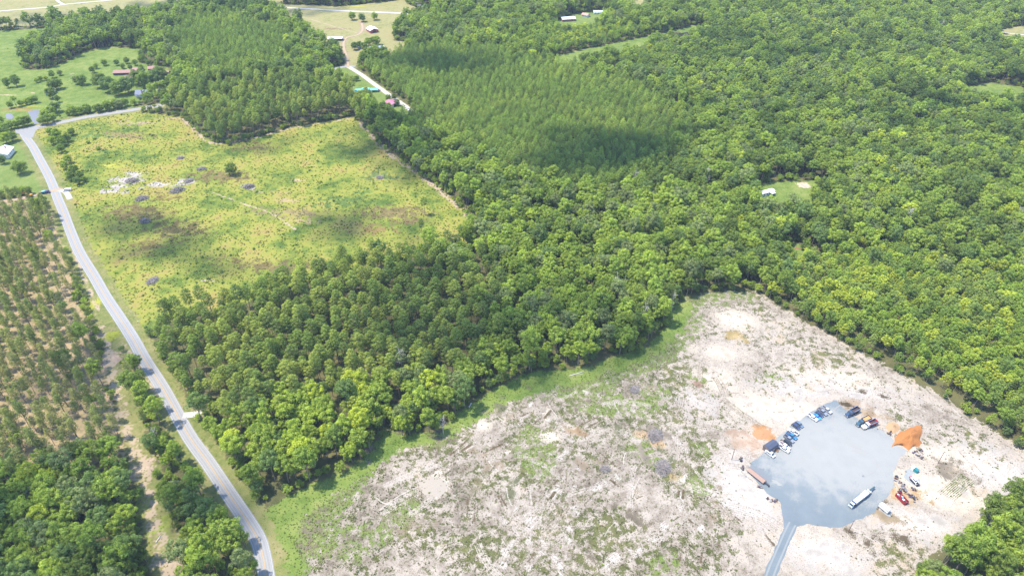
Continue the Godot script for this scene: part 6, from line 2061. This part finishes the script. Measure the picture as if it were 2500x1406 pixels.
func small_things() -> void:
	var white := paint("white car paint", .62, .62, .61)
	# by the road
	van("long white van parked on the meadow side of the road", Vector2(-355.1, -486.8), Vector2(-358.3, -485.5), white, "", 1.5)
	var tr := thing("service_truck", "small dark blue and red service truck at the roadside", "truck", g3(Vector2(-369.9, -482.8)), facing(Vector2(-367.3, -483.5) - Vector2(-372.7, -481.5)))
	part("chassis", box(6.6, 0.25, 1.2), mat("chassis steel", .05, .05, .055, 0.6), tr, Vector3(0, 0.75, 0))
	part("cab", extrude(V([1.2, 0.6, 1.2, 2.2, 2.3, 2.2, 2.8, 1.5, 3.5, 1.35, 3.6, 0.6]), 2.1, 1.85), mat("violet navy", .05, .04, .14, 0.4), tr)
	part("windshield", extrude(V([2.36, 2.1, 2.44, 2.14, 2.9, 1.5, 2.82, 1.46]), 1.8, 1.75), mat("car glass", .03, .04, .055, 0.08), tr)
	part("bed", box(3.6, 1.2, 2.1), mat("deep teal", .01, .10, .17, 0.4), tr, Vector3(-0.8, 1.45, 0))
	part("tarp", box(2.2, 0.2, 1.9), mat("pale teal tarp", .16, .34, .38, 0.6), tr, Vector3(-1.0, 2.15, 0))
	part("rear_step", box(0.9, 0.5, 2.0), mat("dark red", .18, .03, .04, 0.5), tr, Vector3(-3.1, 0.9, 0))
	wheels(tr, [2.5, -1.6], 0.9, 0.42)
	lamps(tr, 3.58, -3.5, 0.95, 0.75)
	excavator(Vector2(-379.9, -477.6), Vector2(-386.5, -478.9))
	# cars beside the teal canopies
	car("dark red car beside the bright teal canopy", Vector2(-140.8, -701.8), Vector2(-138.9, -700.6), paint("dark red car paint", .14, .01, .03), false, "cars by the teal canopies")
	car("silver car with pale roof on the drive by the canopies", Vector2(-139.2, -699.5), Vector2(-136.9, -701.8), paint("silver car paint", .30, .31, .33), false, "cars by the teal canopies")
	car("white car at the far end of the drive", Vector2(-102.5, -649.9), Vector2(-100.4, -645.9), white, true, "cars by the teal canopies")
	car("white car half hidden beside the white house", Vector2(-368.4, -700.6), Vector2(-367.2, -701.8), white, false, "")
	van("white van in the shade of trees by the grey-roofed house", Vector2(-182.5, -834.5), Vector2(-179.8, -833.0), white)
	# roadside mailbox and marker
	for t in [[Vector2(-168.8, -245.7), "small pale green marker box by the driveway apron"], [Vector2(-227.1, -323.1), "white marker post at the meadow's corner by the road"]]:
		var o := thing("marker_post", t[1], "post", g3(t[0]), 0.3)
		part("post", box(0.1, 1.2, 0.1), mat("post wood", .35, .30, .24), o, Vector3(0, 0.6, 0))
		part("box", box(0.6, 0.32, 0.26), mat("pale green box", .42, .55, .36, 0.5), o, Vector3(0, 1.3, 0))


func excavator(p: Vector2, to: Vector2) -> void:
	var o := thing("excavator", "orange excavator beside the tall hedge near the road", "excavator", g3(p), facing(to - p))
	var orange := mat("excavator orange", .46, .20, .03, 0.45)
	var black := mat("machine black", .02, .018, .03, 0.6)
	for s in [-1, 1]:
		part("track", extrude(V([-2.1, 0.4, -1.8, 0.0, 1.8, 0.0, 2.1, 0.4, 1.8, 0.9, -1.8, 0.9]), 0.6, 0.6), black, o, Vector3(0, 0, s * 1.1))
	part("turntable", rod(0.9, 0.3), black, o, Vector3(0, 1.05, 0))
	part("body", extrude(V([-2.6, 1.2, -2.6, 2.3, -0.6, 2.4, 0.9, 1.9, 1.0, 1.2]), 2.5, 2.4), orange, o)
	part("counterweight", box(0.7, 1.1, 2.5), orange, o, Vector3(-2.8, 1.75, 0))
	part("cab", extrude(V([-0.4, 1.3, -0.4, 2.95, 0.9, 2.95, 1.2, 1.3]), 1.1, 1.0), mat("car glass", .03, .04, .055, 0.08), o, Vector3(0, 0, -0.7))
	part("cab_roof", box(1.5, 0.12, 1.15), orange, o, Vector3(0.25, 3.0, -0.7))
	part("boom", extrude(V([0.7, 1.6, 2.2, 4.1, 2.8, 4.1, 5.6, 3.0, 5.5, 2.6, 2.7, 3.5, 1.2, 1.4]), 0.55, 0.5), orange, o, Vector3(0, 0, 0.25))
	part("stick", extrude(V([5.2, 3.2, 5.7, 3.1, 6.4, 1.1, 6.0, 0.9]), 0.42, 0.42), orange, o, Vector3(0, 0, 0.25))
	part("bucket", extrude(V([6.0, 1.2, 6.6, 1.1, 6.7, 0.4, 6.1, 0.1, 5.5, 0.35, 6.0, 0.6]), 1.0, 1.0), black, o, Vector3(0, 0, 0.25))
